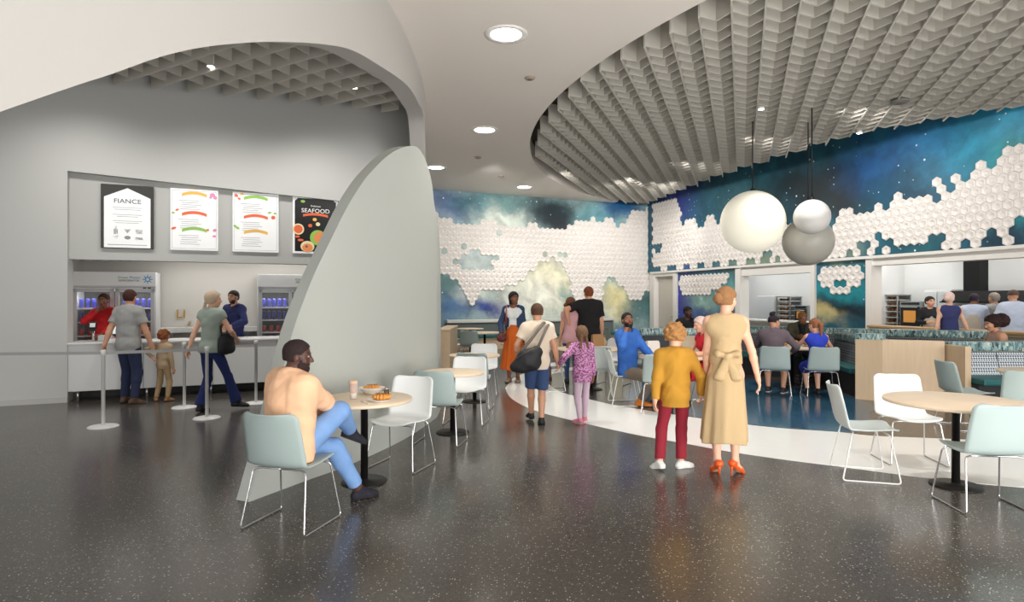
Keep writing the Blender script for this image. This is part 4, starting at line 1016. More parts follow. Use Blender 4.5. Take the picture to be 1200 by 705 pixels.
    def foot(F, i, inf=0, clips=(), k=.015):
        R = footframe(i); A = AK[i]; hz = -.075*s
        F.cone(A+R @ V(0, -.035*s, hz+.034*s), A+R @ V(0, .10*s, hz+.03*s), .034*s+inf, .034*s+inf, k, clips, R @ V(1, 0, 0), 1.05)
        F.cone(A+R @ V(0, .09*s, hz+.026*s), A+R @ V(0, .155*s, hz+.022*s), .03*s+inf, .022*s+inf, k, clips, R @ V(1, 0, 0), 1.5)
        F.cone(A+V(0, 0, .01*s), A+R @ V(0, .06*s, hz+.04*s), .036*s+inf, .03*s+inf, k, clips)
        return F
    def hand(F, i):
        sg = -1 if i == 0 else 1
        f = nrm(HD[i]-EL[i]) if hdirs[i] is None else nrm(lc(hdirs[i]) if hdirs[i][0] != 'd' else V(*hdirs[i][1:]))
        pn = V(-sg, .15, 0) if palms[i] is None else V(*palms[i]); pn = nrm(pn-f*float(pn @ f)); sd = np.cross(f, pn)*sg   # thumb side
        k = hl/.18; w0 = HD[i]; mr = max(.0082*k, vox*.85); c = curl[i]
        F.cone(w0, w0+f*.03*k, ar[3]*.95, .022*k, .012, (), sd, 1.3)
        F.cone(w0+f*.02*k, w0+f*.08*k, .015*k, .013*k, .012, (), sd, 2.5)
        for q in range(4):
            u = (1.5-q); kn = w0+f*(.085-.004*abs(u-.5))*k+sd*u*.0195*k; L = (.072, .08, .075, .058)[q]*k
            d1 = nrm(f*math.cos(c)+pn*math.sin(c)+sd*u*.05); d2 = nrm(f*math.cos(c*2.6)+pn*math.sin(c*2.6))
            F.cone(kn, kn+d1*L*.5, mr*1.08, mr, .004); F.cone(kn+d1*L*.5, kn+d1*L*.5+d2*L*.5, mr, mr*.82, .004)
        tb = w0+f*.03*k+sd*.028*k; d1 = nrm(f*.75+sd*.6+pn*.25); d2 = nrm(f*.95+sd*.15+pn*.3)
        F.cone(tb-sd*.008*k, tb+d1*.036*k, mr*1.35, mr*1.15, .008); F.cone(tb+d1*.036*k, tb+d1*.036*k+d2*.03*k, mr*1.15, mr*.9, .004)
        return F
    def headf(F):
        hp = lambda *a: HC+RH @ (V(*a)*hw)
        F.ell(hp(0, -.012, .022), (.076*hw, .096*hw, .088*hw), RH, .02*hw)
        F.ell(hp(0, .024, -.045), (.058*hw, .066*hw, .066*hw), RH, .03*hw)
        F.ell(hp(0, .058, -.088), (.03*hw, .026*hw, .022*hw), RH, .025*hw)
        F.cone(hp(0, .082, .012), hp(0, .106, -.026), .010*hw, .014*hw, .012*hw)
        for q in (-1, 1):
            F.ell(hp(q*.013, .092, -.031), (.010*hw, .012*hw, .009*hw), RH, .006*hw)
            F.ell(hp(q*.077, -.004, -.012), (.011*hw, .022*hw, .032*hw), RH, .006*hw)
            F.ell(hp(q*.03, .078, .025), (.026*hw, .012*hw, .009*hw), RH, .012*hw)
            F.ell(hp(q*.045, .055, -.028), (.022*hw, .024*hw, .022*hw), RH, .02*hw)
        F.cone(hp(-.02, .086, -.056), hp(.02, .086, -.056), .009*hw, .009*hw, .008*hw)
        F.cone(hp(-.016, .083, -.068), hp(.016, .083, -.068), .010*hw, .010*hw, .008*hw)
        return F
    # ---- body
    F = Fld(); torso(F); neck(F); headf(F)
    for i in (0, 1):
        arm(F, i); hand(F, i); leg(F, i)
        if shoes is None or shoes[0] in ('heel', 'sandal', 'bare'): foot(F, i)
    VF = F.mesh(vox)
    vt = VF[0]; loc_h = ((vt-HC) @ RH)/hw; cols = np.tile(np.array(lin(skin), np.float32), (len(vt), 1))
    near = np.linalg.norm(vt-HC, axis=1) < .17*hw
    lip = near & (loc_h[:, 1] > .06) & (np.abs(loc_h[:, 0]) < .028-.1*np.abs(loc_h[:, 2]+.062)) & (np.abs(loc_h[:, 2]+.062) < .0125)
    sk = np.array(lin(skin)); lipc = sk*np.array([.85, .5, .5, 1]); cols[lip] = lipc
    if hair_m is not None:
        hc_ = np.array(hair_m.node_tree.nodes['Principled BSDF'].inputs['Base Color'].default_value); hc_ = np.array(hair_m['tint']) if 'tint' in hair_m.keys() else hc_
        ax_ = np.abs(loc_h[:, 0]); br = near & (loc_h[:, 1] > .05) & (ax_ > .012) & (ax_ < .05) & (np.abs(loc_h[:, 2]-.034+.1*np.abs(ax_-.028)) < .0055); cols[br] = hc_*.9
        if beard:
            bd = near & (((loc_h[:, 2] < -.045) & (loc_h[:, 1] > -.01) & (loc_h[:, 2] > -.125)) | ((np.abs(loc_h[:, 0]) > .058) & (loc_h[:, 2] < .0) & (loc_h[:, 1] > .008) & (loc_h[:, 1] < .04))) & ~lip
            bd &= (loc_h[:, 1] > .02-.9*(loc_h[:, 2]+.045)*0)
            cols[bd] = hc_
    cols[:, 3] = 1
    body = mk('body', VF, skin_m, root, cols)
    if eyes:
        for q in (-1, 1):
            c = HC+RH @ (V(q*.031, .0775, .008)*hw)
            b = MB(); b.ball(c, .0105*hw, 12, 8, sc=(1.15, .8, .62), M=Matrix(RH.tolist())); e = b.build('eye', eye_w, root)
            b = MB(); b.ball(HC+RH @ (V(q*.031, .0845, .008)*hw), .0056*hw, 10, 6, sc=(1, .5, 1), M=Matrix(RH.tolist())); b.build('iris', eye_d, e)
    if beard and beard == 'full':
        G = Fld(); hp = lambda *a: HC+RH @ (V(*a)*hw)
        G.ell(hp(0, .026, -.062), (.064*hw, .070*hw, .06*hw), RH, .01); G.ell(hp(0, .064, -.098), (.038*hw, .032*hw, .036*hw), RH, .02)
        def cb(X, Y, Z):
            x, y, z = hd(X, Y, Z)
            mouth = (np.abs(x)/.026)**2+((z+.062)/.0125)**2-1
            return np.maximum(np.maximum((z+.042+.9*np.maximum(0, np.abs(x)-.03)*-1.0)*hw, (.012-y)*hw), np.where(y > .05, -mouth*.012*hw, -1))
        def hd(X, Y, Z):
            px, py, pz = X-HC[0], Y-HC[1], Z-HC[2]
            return [(px*RH[0, i]+py*RH[1, i]+pz*RH[2, i])/hw for i in range(3)]
        r_ = G.mesh(min(vox, .007), .0015, 90, cb)
        if len(r_[0]): mk('beard', r_, hair_m, root)
    # ---- hair
    def hd(X, Y, Z):
        px, py, pz = X-HC[0], Y-HC[1], Z-HC[2]
        return [(px*RH[0, i]+py*RH[1, i]+pz*RH[2, i])/hw for i in range(3)]
    hp = lambda *a: HC+RH @ (V(*a)*hw)
    if hair:
        G = Fld(); st = hair[0]; vol = hair[1] if len(hair) > 1 else .012
        G.ell(hp(0, -.014, .028), ((.078+vol)*hw, (.098+vol)*hw, (.088+vol)*hw), RH, .01)
        low = {'short': -.06, 'crop': -.045, 'curly': -.05, 'bun': -.055, 'tail': -.055, 'long': -.09, 'braid': -.055, 'afro': -.07, 'scarf': -.07, 'cap': .02, 'knot': -.02, 'bob': -.1}[st]
        if st in ('short', 'crop', 'curly'): G.ell(hp(0, -.045, -.02), (.072*hw, .062*hw, .062*hw), RH, .02*hw)
        if st in ('bun', 'tail', 'braid', 'scarf', 'long', 'bob', 'afro'): G.ell(hp(0, -.04, -.015), (.08*hw, .072*hw, .07*hw), RH, .02*hw)
        if st == 'long':
            for q in (-1, 0, 1): G.cone(hp(q*.045, -.06, .0), hp(q*.06, -.065, -.2), .05*hw, .035*hw, .03*hw)
        if st == 'bob':
            for q in (-1, 1): G.cone(hp(q*.06, -.02, .0), hp(q*.068, -.015, -.1), .035*hw, .026*hw, .03*hw)
            G.cone(hp(0, -.07, .0), hp(0, -.08, -.12), .06*hw, .045*hw, .03*hw)
        if st == 'afro': G.ell(hp(.0, -.05, .03), (.125*hw, .13*hw, .125*hw), RH, .02)
        def face(X, Y, Z):
            x, y, z = hd(X, Y, Z); hl_ = .075 if st not in ('scarf', 'curly', 'cap') else .062
            side = .012+.06*np.clip((z-.0)/.07, 0, 1)
            a = np.minimum(y-side, hl_-z+.15*np.abs(x)*0)
            ear = np.where(z < .02, .03-np.abs(x)*0-(-y)-.005, -1)
            a = np.maximum(a, np.where((z < .015), y+.02, -1)) if st in ('short', 'crop', 'curly', 'bun', 'tail', 'braid', 'knot') else a
            lo_ = (low-z) if st not in ('long', 'bob') else -1
            return np.maximum(a, lo_)*hw
        nz = {'curly': (.011, 70), 'afro': (.006, 80), 'short': (.0025, 110), 'crop': (.0012, 120), 'scarf': (.002, 40), 'braid': (.003, 100)}.get(st, (.0022, 90))
        mk('hair' if st not in ('scarf', 'cap') else {'scarf': 'headscarf', 'cap': 'cap'}[st], G.mesh(min(vox, .007), nz[0], nz[1], face), hair_m, root)
        G2 = Fld(); nm = None
        if st == 'bun':
            nm = 'hair_bun'; G2.ell(hp(-.02 if len(hair) < 3 else hair[2], -.118, .005), (.046*hw, .036*hw, .05*hw), RH, .01)
            def bt(X, Y, Z):
                return None
        if st == 'tail': nm = 'ponytail'; G2.cone(hp(0, -.1, .03), hp(-.01, -.15, -.02), .03*hw, .034*hw, .01); G2.cone(hp(-.01, -.15, -.02), hp(-.01, -.125, -.2), .034*hw, .016*hw, .02)
        if st == 'braid':
            nm = 'braid'
            for q in (-1, 1):
                for j in range(7): G2.ell(hp(q*(.035+.004*j), -.105-.003*j+(.004 if j % 2 else -.004), -.03-.028*j), (.021*hw, .02*hw, .022*hw), RH, .008)
        if st == 'knot': nm = 'hair_knot'; G2.ell(hp(0, -.05, .135), (.05*hw, .045*hw, .042*hw), RH, .01); G2.ell(hp(.02, -.03, .16), (.03*hw, .03*hw, .028*hw), RH, .01)
        if st == 'afro' and len(hair) > 2: nm = 'hair_puff'; G2.ell(hp(0, -.17, .01), (.12*hw, .11*hw, .12*hw), RH, .01)
        if st == 'scarf': nm = 'scarf_tail'; G2.ell(hp(.0, -.1, -.045), (.03*hw, .025*hw, .025*hw), RH, .01); G2.cone(hp(-.01, -.105, -.05), hp(-.05, -.11, -.15), .02*hw, .026*hw, .01)
        if st == 'cap': nm = 'cap_peak'; G2.ell(hp(0, .1, .045), (.06*hw, .055*hw, .008*hw), RH, .01)
        if nm: mk(nm, G2.mesh(min(vox, .007), nz[0], nz[1]), hair_m, root)
    # ---- clothes
    out = dict(root=root, N=N, P=P, C=C, SH=SH, EL=EL, HD=HD, KN=KN, AK=AK, HC=HC, RH=RH, RT=RT, RS=RS, s=s, hw=hw, up=up, spine=spine, hp=hp, body=body)
    cv = max(vox, .007)
    hemd = None
    if top:
        # (material, sleeve 0..2 (upper 0-1, fore 1-2), hem below pelvis, looseness, neck radius)
        m_, slv, hem, off, nr = top[:5]; o_name = top[5] if len(top) > 5 else 'shirt'
        F = Fld(); torso(F, off*s, (), 1.0 if slv > .25 else .92)
        if hem > .04: F.cone(P+up*.03*s, P-up*(hem*.8)*s, pd+off*s, pd+off*s*1.2, .04*s, (), px, (pw+off*s)/(pd+off*s))
        for i in (0, 1):
            if slv > .25:
                if slv <= 1:
                    e = SH[i]+(EL[i]-SH[i])*slv; F.cone(SH[i], EL[i], ar[0]+off*s*.95, ar[1]+off*s*1.6, .04*s, [(e, nrm(EL[i]-SH[i]))])
                else:
                    e = EL[i]+(HD[i]-EL[i])*(slv-1); arm(F, i, off*s*.9, 'u'); arm(F, i, off*s*.8, 'f', [(e, nrm(HD[i]-EL[i]))])
        Pn = P-up*hem*s
        def ct(X, Y, Z):
            a = (Pn[0]-X)*up[0]+(Pn[1]-Y)*up[1]+(Pn[2]-Z)*up[2]
            nk = nr*s-np.sqrt((X-NT[0])**2+(Y-NT[1])**2+((Z-NT[2]-.03*s)/1.15)**2)
            return np.maximum(a, nk)
        mk(o_name, F.mesh(cv, (.0040 if vox < .0068 else .003) if slv > .25 else .0015, 30, ct), m_, root)
    if bottom:
        kind = bottom[0]; m_ = bottom[1]
        if kind in ('trousers', 'shorts', 'leggings'):
            frac = bottom[2]; off = (bottom[3] if len(bottom) > 3 else .012)*s; fl = (bottom[4]*s if len(bottom) > 4 else off)
            F = Fld(); wz = P+up*(.10*s)
            F.cone(P+up*.02*s, P+up*spine*.38, pd+off*.5, wd+off*.5, .04*s, [(wz, up)], px, (pw+off*.5)/(pd+off*.5))
            F.ell(P+RT @ V(0, -.03*s, -.01*s), (pw*.98+off*.6, pd*.98+off*.6, .11*s+off*.6), None, .03*s)
            for i in (0, 1):
                if frac <= 1:
                    e = HJ[i]+(KN[i]-HJ[i])*frac; F.cone(HJ[i], KN[i], lr[0]+off, lr[1]+off*1.6, .03*s, [(e, nrm(KN[i]-HJ[i]))])
                else:
                    e = KN[i]+(AK[i]-KN[i])*(frac-1)
                    F.cone(HJ[i], KN[i], lr[0]+off, lr[1]+off, .03*s)
                    F.cone(KN[i], AK[i], lr[1]+off, lr[3]+fl, .025*s, [(e, nrm(AK[i]-KN[i]))])
                    m2 = KN[i]+(AK[i]-KN[i])*.3; F.cone(KN[i], m2, lr[1]+off*.8, lr[2]+off*.8, .02*s); 
            mk(kind if kind != 'leggings' else 'leggings', F.mesh(cv, .002 if kind != 'leggings' else .0008, 30), m_, root)
        if kind == 'skirt':
            z0, z1, r0, r1, npl, am = bottom[2:8]; yo = bottom[8] if len(bottom) > 8 else 0; fy = .93
            cx, cy = float(P[0]), float(P[1])
            def sk_(X, Y, Z):
                t = np.clip((z0-Z)/(z0-z1), 0, 1); x = X-cx-(bottom[9] if len(bottom) > 9 else 0)*t; y = Y-cy-yo*t; an = np.arctan2(y/fy, x)
                rh = max(pw+.012, r0); q1 = np.clip(t/.26, 0, 1); q1 = q1*q1*(3-2*q1); R = r0+(rh-r0)*q1+(r1-rh)*np.clip((t-.2)/.8, 0, 1); R = R*(1+am*np.clip(t*1.3, 0, 1)*(np.sin(npl*an+1.5*np.sin(2*an)+.8*t)+.4*np.sin(npl*1.7*an+2)))
                d = (np.sqrt(x*x+(y/fy)**2)-R)*.8
                return np.maximum(d, np.maximum(Z-z0, z1+.012*np.sin(3*an)-Z))
            R = max(r0, r1)*1.2
            F = Fld(); F.fn(sk_, (cx-R-.05, cy-R-.05, z1-.03), (cx+R+.05, cy+R+abs(yo)+.05, z0), .02)
            mk('skirt', F.mesh(cv), m_, root)
    if shoes:
        kind, m_ = shoes[0], shoes[1]; sole = shoes[2] if len(shoes) > 2 else m_
        for i in (0, 1):
            R = footframe(i); A = AK[i]; hz = -.075*s; dn = R @ V(0, 0, -1)
            if kind in ('sneaker', 'boot', 'sock'):
                F = Fld(); foot(F, i, .009*s)
                if kind == 'boot': F.cone(A, A+nrm(KN[i]-A)*.11*s, .042*s, .045*s, .02*s)
                top_c = A+(nrm(KN[i]-A)*(.11*s if kind == 'boot' else .02*s)); 
                bp_ = A+R @ V(0, 0, hz+.012*s)
                tcn = nrm(KN[i]-A)
                def cs(X, Y, Z):
                    return np.maximum((X-bp_[0])*dn[0]+(Y-bp_[1])*dn[1]+(Z-bp_[2])*dn[2], (X-top_c[0])*tcn[0]+(Y-top_c[1])*tcn[1]+(Z-top_c[2])*tcn[2])
                sh_ = mk('shoe' if kind == 'sneaker' else kind, F.mesh(min(cv, .008), 0, 1, cs), m_, root)
                F = Fld(); foot(F, i, .013*s); bq = A+R @ V(0, 0, hz+.016*s); bz_ = A+R @ V(0, 0, hz+.001)
                def c2(X, Y, Z):
                    q = (X-bq[0])*dn[0]+(Y-bq[1])*dn[1]+(Z-bq[2])*dn[2]; z_ = (X-bz_[0])*dn[0]+(Y-bz_[1])*dn[1]+(Z-bz_[2])*dn[2]
                    return np.maximum(-q, z_)
                mk('sole', F.mesh(min(cv, .008), 0, 1, c2), sole, sh_)
            if kind == 'heel':
                F = Fld(); foot(F, i, .006*s); oc = A+R @ V(0, .065*s, hz+.085*s)
                def c3(X, Y, Z):
                    dx, dy, dz = X-A[0], Y-A[1], Z-A[2]; y = dx*R[0, 1]+dy*R[1, 1]+dz*R[2, 1]; z = dx*R[0, 2]+dy*R[1, 2]+dz*R[2, 2]
                    lim = hz+np.where(y > .09*s, .055*s, np.where(y < 0, .062*s, .03*s)); return np.maximum(z-lim, (hz+.0)-z)
                sh_ = mk('shoe', F.mesh(.005, 0, 1, c3), m_, root)
                h0 = A+R @ V(0, -.045*s, hz+.03*s); b = MB(); zf = -float(h0[2])
                b.tube([h0, h0+V(0, 0, -float(h0[2])*.5), (float(h0[0]), float(h0[1])+.006, .002)], [.019*s, .010*s, .006*s], 12); b.build('heel', m_, sh_)
    return out
def hair_mat(name, c, rough=.8):
    m = mat('hair_'+name, c, rough, var=.25, vs=45, bump=.4, bs=150); m['tint'] = lin(c); return m
def w_(px, py, Y): p = W(px, py, Y); return ('w', p.x, p.y, p.z)
def f_(px, py, z=0, yaw=0, pit=0): p = FL(px, py); return ('w', p.x, p.y, z, yaw, pit)
H_ = hair_mat
dark_h, brown_h, dbrown_h, blond_h, curly_h = H_('black', (30, 25, 24)), H_('brown', (82, 56, 40)), H_('darkbrown', (52, 34, 28)), H_('blond', (150, 108, 70)), H_('strawblond', (168, 122, 72))
gray_h, auburn_h, red_h = H_('white', (226, 200, 190)), H_('auburn', (150, 96, 66)), H_('chestnut', (120, 62, 34))
pale, tan, brown, deep = (228, 178, 150), (206, 154, 124), (134, 86, 64), (84, 54, 44)
denim = fab('denim', (56, 78, 120)); denim_l = fab('denim_light', (122, 160, 212), vs=14, var=.14); dark_d = fab('denim_dark', (36, 46, 76))
black_c = fab('black', (26, 26, 30)); white_c = fab('white', (232, 226, 218)); leather = mat('leather_black', (34, 32, 34), .4)
white_s = mat('sole_white', (225, 225, 222), .6); dark_s = mat('sole_dark', (32, 30, 30), .6)

# ---- front left: seated man in peach
m1 = person('bearded man in a peach sweater sitting with crossed legs on the nearest sage chair', (-1.645, 4.45, 0), -35, 1.62, deep, ('crop', .007), H_('man', (40, 26, 26)), 'm',
            top=(fab('peach', (246, 198, 160), vs=5), 1.93, .09, .020, .075, 'sweater'), bottom=('trousers', denim_l, 1.86, .014), shoes=('boot', mat('suede_navy', (32, 32, 44), .8), dark_s),
            pelvis=(0, .03, .545), lean=(0, 1, 3), twist=-4, head=(-38, 6, 0), fat=1.38, legk=1.14, beard='full',
            hands=(('w', -1.46, 4.86, .72), ('w', -1.40, 4.86, .74)), elbows=((-1, -.1, -.7), (1, .35, -.7)), curl=(.5, .5),
            feet=(('w', -1.24, 4.98, 0, -14, 0), ('w', -1.33, 5.08, .46, -20, 25)), knees=((-.0, .6, 1), (.35, .6, .9)), vox=.0065)
def rib(o, z0, r, m_, name='collar', tilt=8):
    F = Fld(); s = o['s']; c = o['N']+V(0, .005, z0)
    n_ = 28; M = rotm(0, tilt); pts = [c+M @ V(math.cos(2*PI*k/n_)*r*s, math.sin(2*PI*k/n_)*r*s*.95, 0) for k in range(n_)]
    for k in range(n_): F.cone(pts[k], pts[(k+1) % n_], .011*s, .011*s, .003)
    mk(name, F.mesh(.0055), m_, o['root'])
rib(m1, .018, .082, fab('peach_rib', (236, 180, 140)))
def cuff(o, i, m_, t=.93, r=.044):
    F = Fld(); s = o['s']; a = o['EL'][i]+(o['HD'][i]-o['EL'][i])*(t-.09); c = o['EL'][i]+(o['HD'][i]-o['EL'][i])*t; d = nrm(c-a)
    F.cone(a, c, r*s, r*s, .001, [(c, d), (a, -d)]); mk('cuff', F.mesh(.006), m_, o['root'])
for i in (0, 1): cuff(m1, i, fab('peach_rib', (236, 180, 140)), .95, .048)
# ---- centre right: woman in the sand dress and boy in mustard
dress_m = fab('sand', (190, 164, 124), vs=3, var=.05)
g1 = person('woman in a sand midi dress and orange heels with her back to us', (1.97, 5.66, 0), -12, 1.665, pale, ('bun', .012, -.02), blond_h, 'f',
            top=(dress_m, .12, -.10, .012, .085, 'dress_bodice'), bottom=('skirt', dress_m, 1.075, .315, .122, .205, 7, .055, -.01, -.02), shoes=('heel', mat('patent_orange', (226, 92, 34), .3)),
            pelvis=(0, 0, .525*1.665+.055), head=(-38, 3, 0), hands=(('w', 1.835, 5.83, .76), ('w', 2.27, 5.60, .80)), elbows=((-.6, -.9, 0), (.7, -.8, 0)), palms=((1, .2, 0), (-1, .3, 0)),
            feet=((-.075, .0, .058, 12, 30), (.085, .03, .058, -38, 30)), vox=.006, hipw=.9)
def bow(o):
    s = o['s']; c = o['P']+V(0, -.128, .175); b = Fld()
    for q in (-1, 1):
        b.cone(c+V(0, .0, 0), c+V(q*.085, .004, .018), .016, .034, .012, (), V(0, 0, 1), 1.0); b.cone(c+V(q*.0, 0, 0), c+V(q*.07-.0, -.012, -.19), .018, .036, .01, (), V(1, 0, 0), 1.5)
    b.ell(c+V(0, -.014, 0), (.03, .022, .03))
    mk('bow', b.mesh(.006, .002, 60), dress_m, o['root'])
    F = Fld(); F.cone(o['P']+V(-.002, 0, .17), o['P']+V(.002, 0, .17), .102, .102, .001, [(o['P']+V(0, 0, .195), V(0, 0, 1)), (o['P']+V(0, 0, .15), V(0, 0, -1))], V(1, 0, 0), 1.22)
    mk('waist_sash', F.mesh(.006), dress_m, o['root'])
    b = MB()
    b.build
bow(g1)
b1 = person('curly blond boy in a mustard sweater and burgundy trousers standing with his back to us', (1.555, 5.86, 0), -6, 1.36, pale, ('curly', .036), curly_h, 'm',
            top=(fab('mustard', (186, 136, 44), vs=6, bump=.4), 1.96, .15, .024, .07, 'sweater'), bottom=('trousers', fab('burgundy', (140, 32, 48)), 1.9, .016, .03), shoes=('sneaker', mat('canvas_white', (222, 222, 218), .7), white_s),
            head=(-30, 6, 0), hands=(('w', 1.345, 5.80, .63), ('w', 1.80, 5.84, .71)), elbows=((-1, -.6, 0), (.5, -1, -.1)), palms=((.8, .3, 0), (-.6, .2, .4)), curl=(.4, .7),
            feet=((-.15, -.05, .012, 28, 14), (.06, .03, 0, -62, 0)), vox=.006, fat=1.06)
rib(b1, .012, .068, fab('mustard_rib', (168, 120, 36)), 'collar', 6)
# ---- centre: teen with duffel, girl in purple
t1 = person('teenager in a cream tee shirt and blue denim shorts walking away', (.33, 8.0, 0), 6, 1.55, tan, ('crop', .010), brown_h, 'm',
            top=(fab('cream', (228, 212, 192)), .62, .12, .022, .07, 'tee_shirt'), bottom=('shorts', denim, .94, .022), shoes=('sneaker', mat('shoe_black', (36, 36, 38), .6), dark_s),
            head=(-4, 6, 0), hands=(('w', .08, 8.06, .80), ('w', .60, 8.04, .755)), elbows=((-1, -.5, 0), (1, -.7, 0)), curl=(.8, .6),
            feet=((-.05, .22, 0, 6, 0), (.045, -.06, .0, -8, 6)), knees=((-.05, 1, .2), (.05, 1, .2)), vox=.0075)
pur_m = bpy.data.materials.new('cloth_purple_print'); pur_m.use_nodes = True
_nt = pur_m.node_tree; _v = _nt.nodes.new('ShaderNodeTexNoise'); _v.inputs['Scale'].default_value = 55; _v.inputs['Detail'].default_value = 2; _tc = _nt.nodes.new('ShaderNodeTexCoord'); _nt.links.new(_tc.outputs['Object'], _v.inputs['Vector'])
_r = _nt.nodes.new('ShaderNodeValToRGB'); _r.color_ramp.elements[0].position = .45; _r.color_ramp.elements[0].color = lin((128, 62, 112)); _r.color_ramp.elements[1].position = .56; _r.color_ramp.elements[1].color = lin((204, 150, 190))
_nt.links.new(_v.outputs['Fac'], _r.inputs[0]); _nt.links.new(_r.outputs[0], _nt.nodes['Principled BSDF'].inputs['Base Color']); _nt.nodes['Principled BSDF'].inputs['Roughness'].default_value = .85
k1 = person('girl with braided hair in a mottled purple sweater and lilac leggings', (.915, 8.02, 0), 8, 1.26, brown, ('braid', .012), H_('braidbrown', (112, 84, 62)), 'f',
            top=(pur_m, 1.92, .17, .026, .07, 'sweater'), bottom=('leggings', fab('lilac', (196, 172, 190)), 1.98, .010), shoes=('sneaker', mat('shoe_pink', (206, 120, 140), .6), white_s),
            head=(4, 4, 0), hands=(('w', .62, 8.04, .765), None), elbows=((-.6, -1, -.2), (1, -.4, 0)), curl=(.7, .4),
            feet=((-.035, -.03, 0, 30, 0), (.06, .10, .0, 2, 5)), vox=.0075)
# ---- middle distance
p = W(601, 350, 12.0)
o1 = person('woman in a denim jacket, white top and long orange skirt walking towards us', (.03, 12.0, 0), 172, 1.74, brown, ('bob', .02), dark_h, 'f',
            top=(fab('white_top', (226, 230, 228)), .1, .04, .010, .085, 'top'), bottom=('skirt', fab('rust', (206, 98, 28)), 1.12, .25, .125, .25, 16, .05, 0, 0), shoes=('sneaker', mat('shoe_tan', (140, 120, 100), .6), dark_s),
            head=(38, 2, 0), hands=(None, ('w', -.2, 11.82, .95)), elbows=((-.8, -.8, 0), (.8, -.8, 0)), vox=.010)
def jacket(o, m_, slv=1.9):
    F = Fld(); s = o['s']; P, N, C, SH, EL, HD = [o[k] for k in ('P', 'N', 'C', 'SH', 'EL', 'HD')]
    F.cone(P+V(0, -.01, .06)*s, C, .11*s, .125*s, .05, (), V(1, 0, 0), 1.45); F.cone(C, N-V(0, 0, .08)*s, .125*s, .1*s, .04, (), V(1, 0, 0), 1.4)
    for i in (0, 1):
        F.cone(N, SH[i], .06*s, .07*s, .03); F.cone(SH[i], EL[i], .064*s, .056*s, .02)
        e = EL[i]+(HD[i]-EL[i])*(slv-1); F.cone(EL[i], HD[i], .056*s, .046*s, .015, [(e, nrm(HD[i]-EL[i]))])
    def cf(X, Y, Z):
        op = np.where(Y > .02, .072*s-np.abs(X-P[0])+0*Z, -1); nk = .085*s-np.sqrt((X-N[0])**2+(Y-N[1])**2+(Z-N[2]-.02)**2)
        return np.maximum(op, nk)
    mk('jacket', F.mesh(.009, .002, 32, cf), m_, o['root'])
jacket(o1, fab('jacket_denim', (44, 66, 98)))
c1 = person('small child in sandals half hidden behind the teenager with the duffel bag', (.72, 12.35, 0), 150, 1.14, brown, ('short', .012), dbrown_h, 'm', top=(white_c, .6, .12, .02, .06, 'tee_shirt'), bottom=('shorts', fab('grey_short', (160, 160, 160)), .9, .02), shoes=('sneaker', mat('sandal', (60, 40, 34), .6), dark_s), vox=.011)
cm_ = person('tall man in a black tee shirt with his arm around a woman', (1.47, 11.75, 0), 4, 1.84, tan, ('short', .012), red_h, 'm', top=(fab('black_tee', (20, 20, 22)), .75, .12, .022, .08, 'tee_shirt'), bottom=('trousers', dark_d, 1.95, .018), shoes=('boot', leather, dark_s),
             head=(14, 2, 0), hands=(('w', 1.08, 11.72, 1.18), None), elbows=((-1, -.4, -.4), (1, -.4, 0)), fat=1.12, vox=.010)
cw_ = person('woman with a ponytail in a pink top held by the man in the black tee', (1.14, 11.82, 0), -2, 1.64, tan, ('tail', .012), H_('ponybrown', (110, 66, 46)), 'f', top=(fab('pink_top', (206, 160, 164)), .2, .10, .014, .08, 'top'), bottom=('trousers', denim, 1.95, .010), shoes=('sneaker', leather, dark_s), head=(-50, -6, 0), hands=(None, ('w', 1.36, 12.0, 1.0)), vox=.010)
bl = person('bearded man in a bright blue shirt with a hand raised to his ear', (1.78, 9.42, 0), -118, 1.80, brown, ('crop', .006), dark_h, 'm', top=(fab('blue_shirt', (52, 104, 186), vs=7, var=.12), 1.93, .1, .02, .075, 'shirt'), bottom=('trousers', fab('taupe', (112, 100, 88)), 1.9, .018), shoes=('boot', mat('boot_orange', (208, 120, 40), .6), dark_s),
            pelvis=(0, .0, .545), lean=(0, -2, 0), twist=-18, head=(-30, -8, 0), fat=1.06, beard='full', hands=(('w', 2.12, 9.16, .73), ('w', 1.70, 9.20, 1.12)), elbows=((-.6, -.6, -.6), (1, .5, -.6)), curl=(.5, .9), hdirs=(None, ('w', 1.71+.3, 9.2, 2.1)) and (None, None),
            feet=(f_(768, 470, 0, -10), f_(750, 476, 0, 6)), knees=((-.15, 1, .8), (.1, 1, .8)), vox=.009)
rw = person('pale-haired woman in a red dress sitting behind the boy in mustard', (3.1, 9.62, 0), 96, 1.68, pale, ('bob', .014), gray_h, 'f', top=(fab('red_dress', (206, 36, 52)), .3, .1, .014, .08, 'dress_bodice'), bottom=('trousers', fab('red_skirt', (206, 36, 52)), .96, .05), shoes=('sneaker', leather, dark_s), pelvis=(0, .02, .545), lean=(0, 8, 0), head=(0, 8, 0), hands=((-.12, .42, .78), (.12, .42, .78)), feet=((-.09, .42, 0, 0), (.09, .46, 0, 0)), knees=((-.1, 1, .8), (.1, 1, .8)), vox=.010)
fb = person('man in a black shirt sitting far back before the blue mural panel', (3.80, 13.35, 0), 190, 1.78, deep, ('crop', .008), dark_h, 'm', top=(black_c, 1.9, .1, .02, .075, 'shirt'), bottom=('trousers', black_c, 1.9, .016), shoes=('sneaker', leather, dark_s), pelvis=(0, 0, .6), head=(20, 5, 0), hands=((-.3, .42, .92), (.3, .40, .92)), elbows=((-1, -.3, -.4), (1, -.3, -.4)), feet=((-.1, .42, .03, 0), (.1, .42, .03, 0)), knees=((-.1, 1, .8), (.1, 1, .8)), vox=.012)
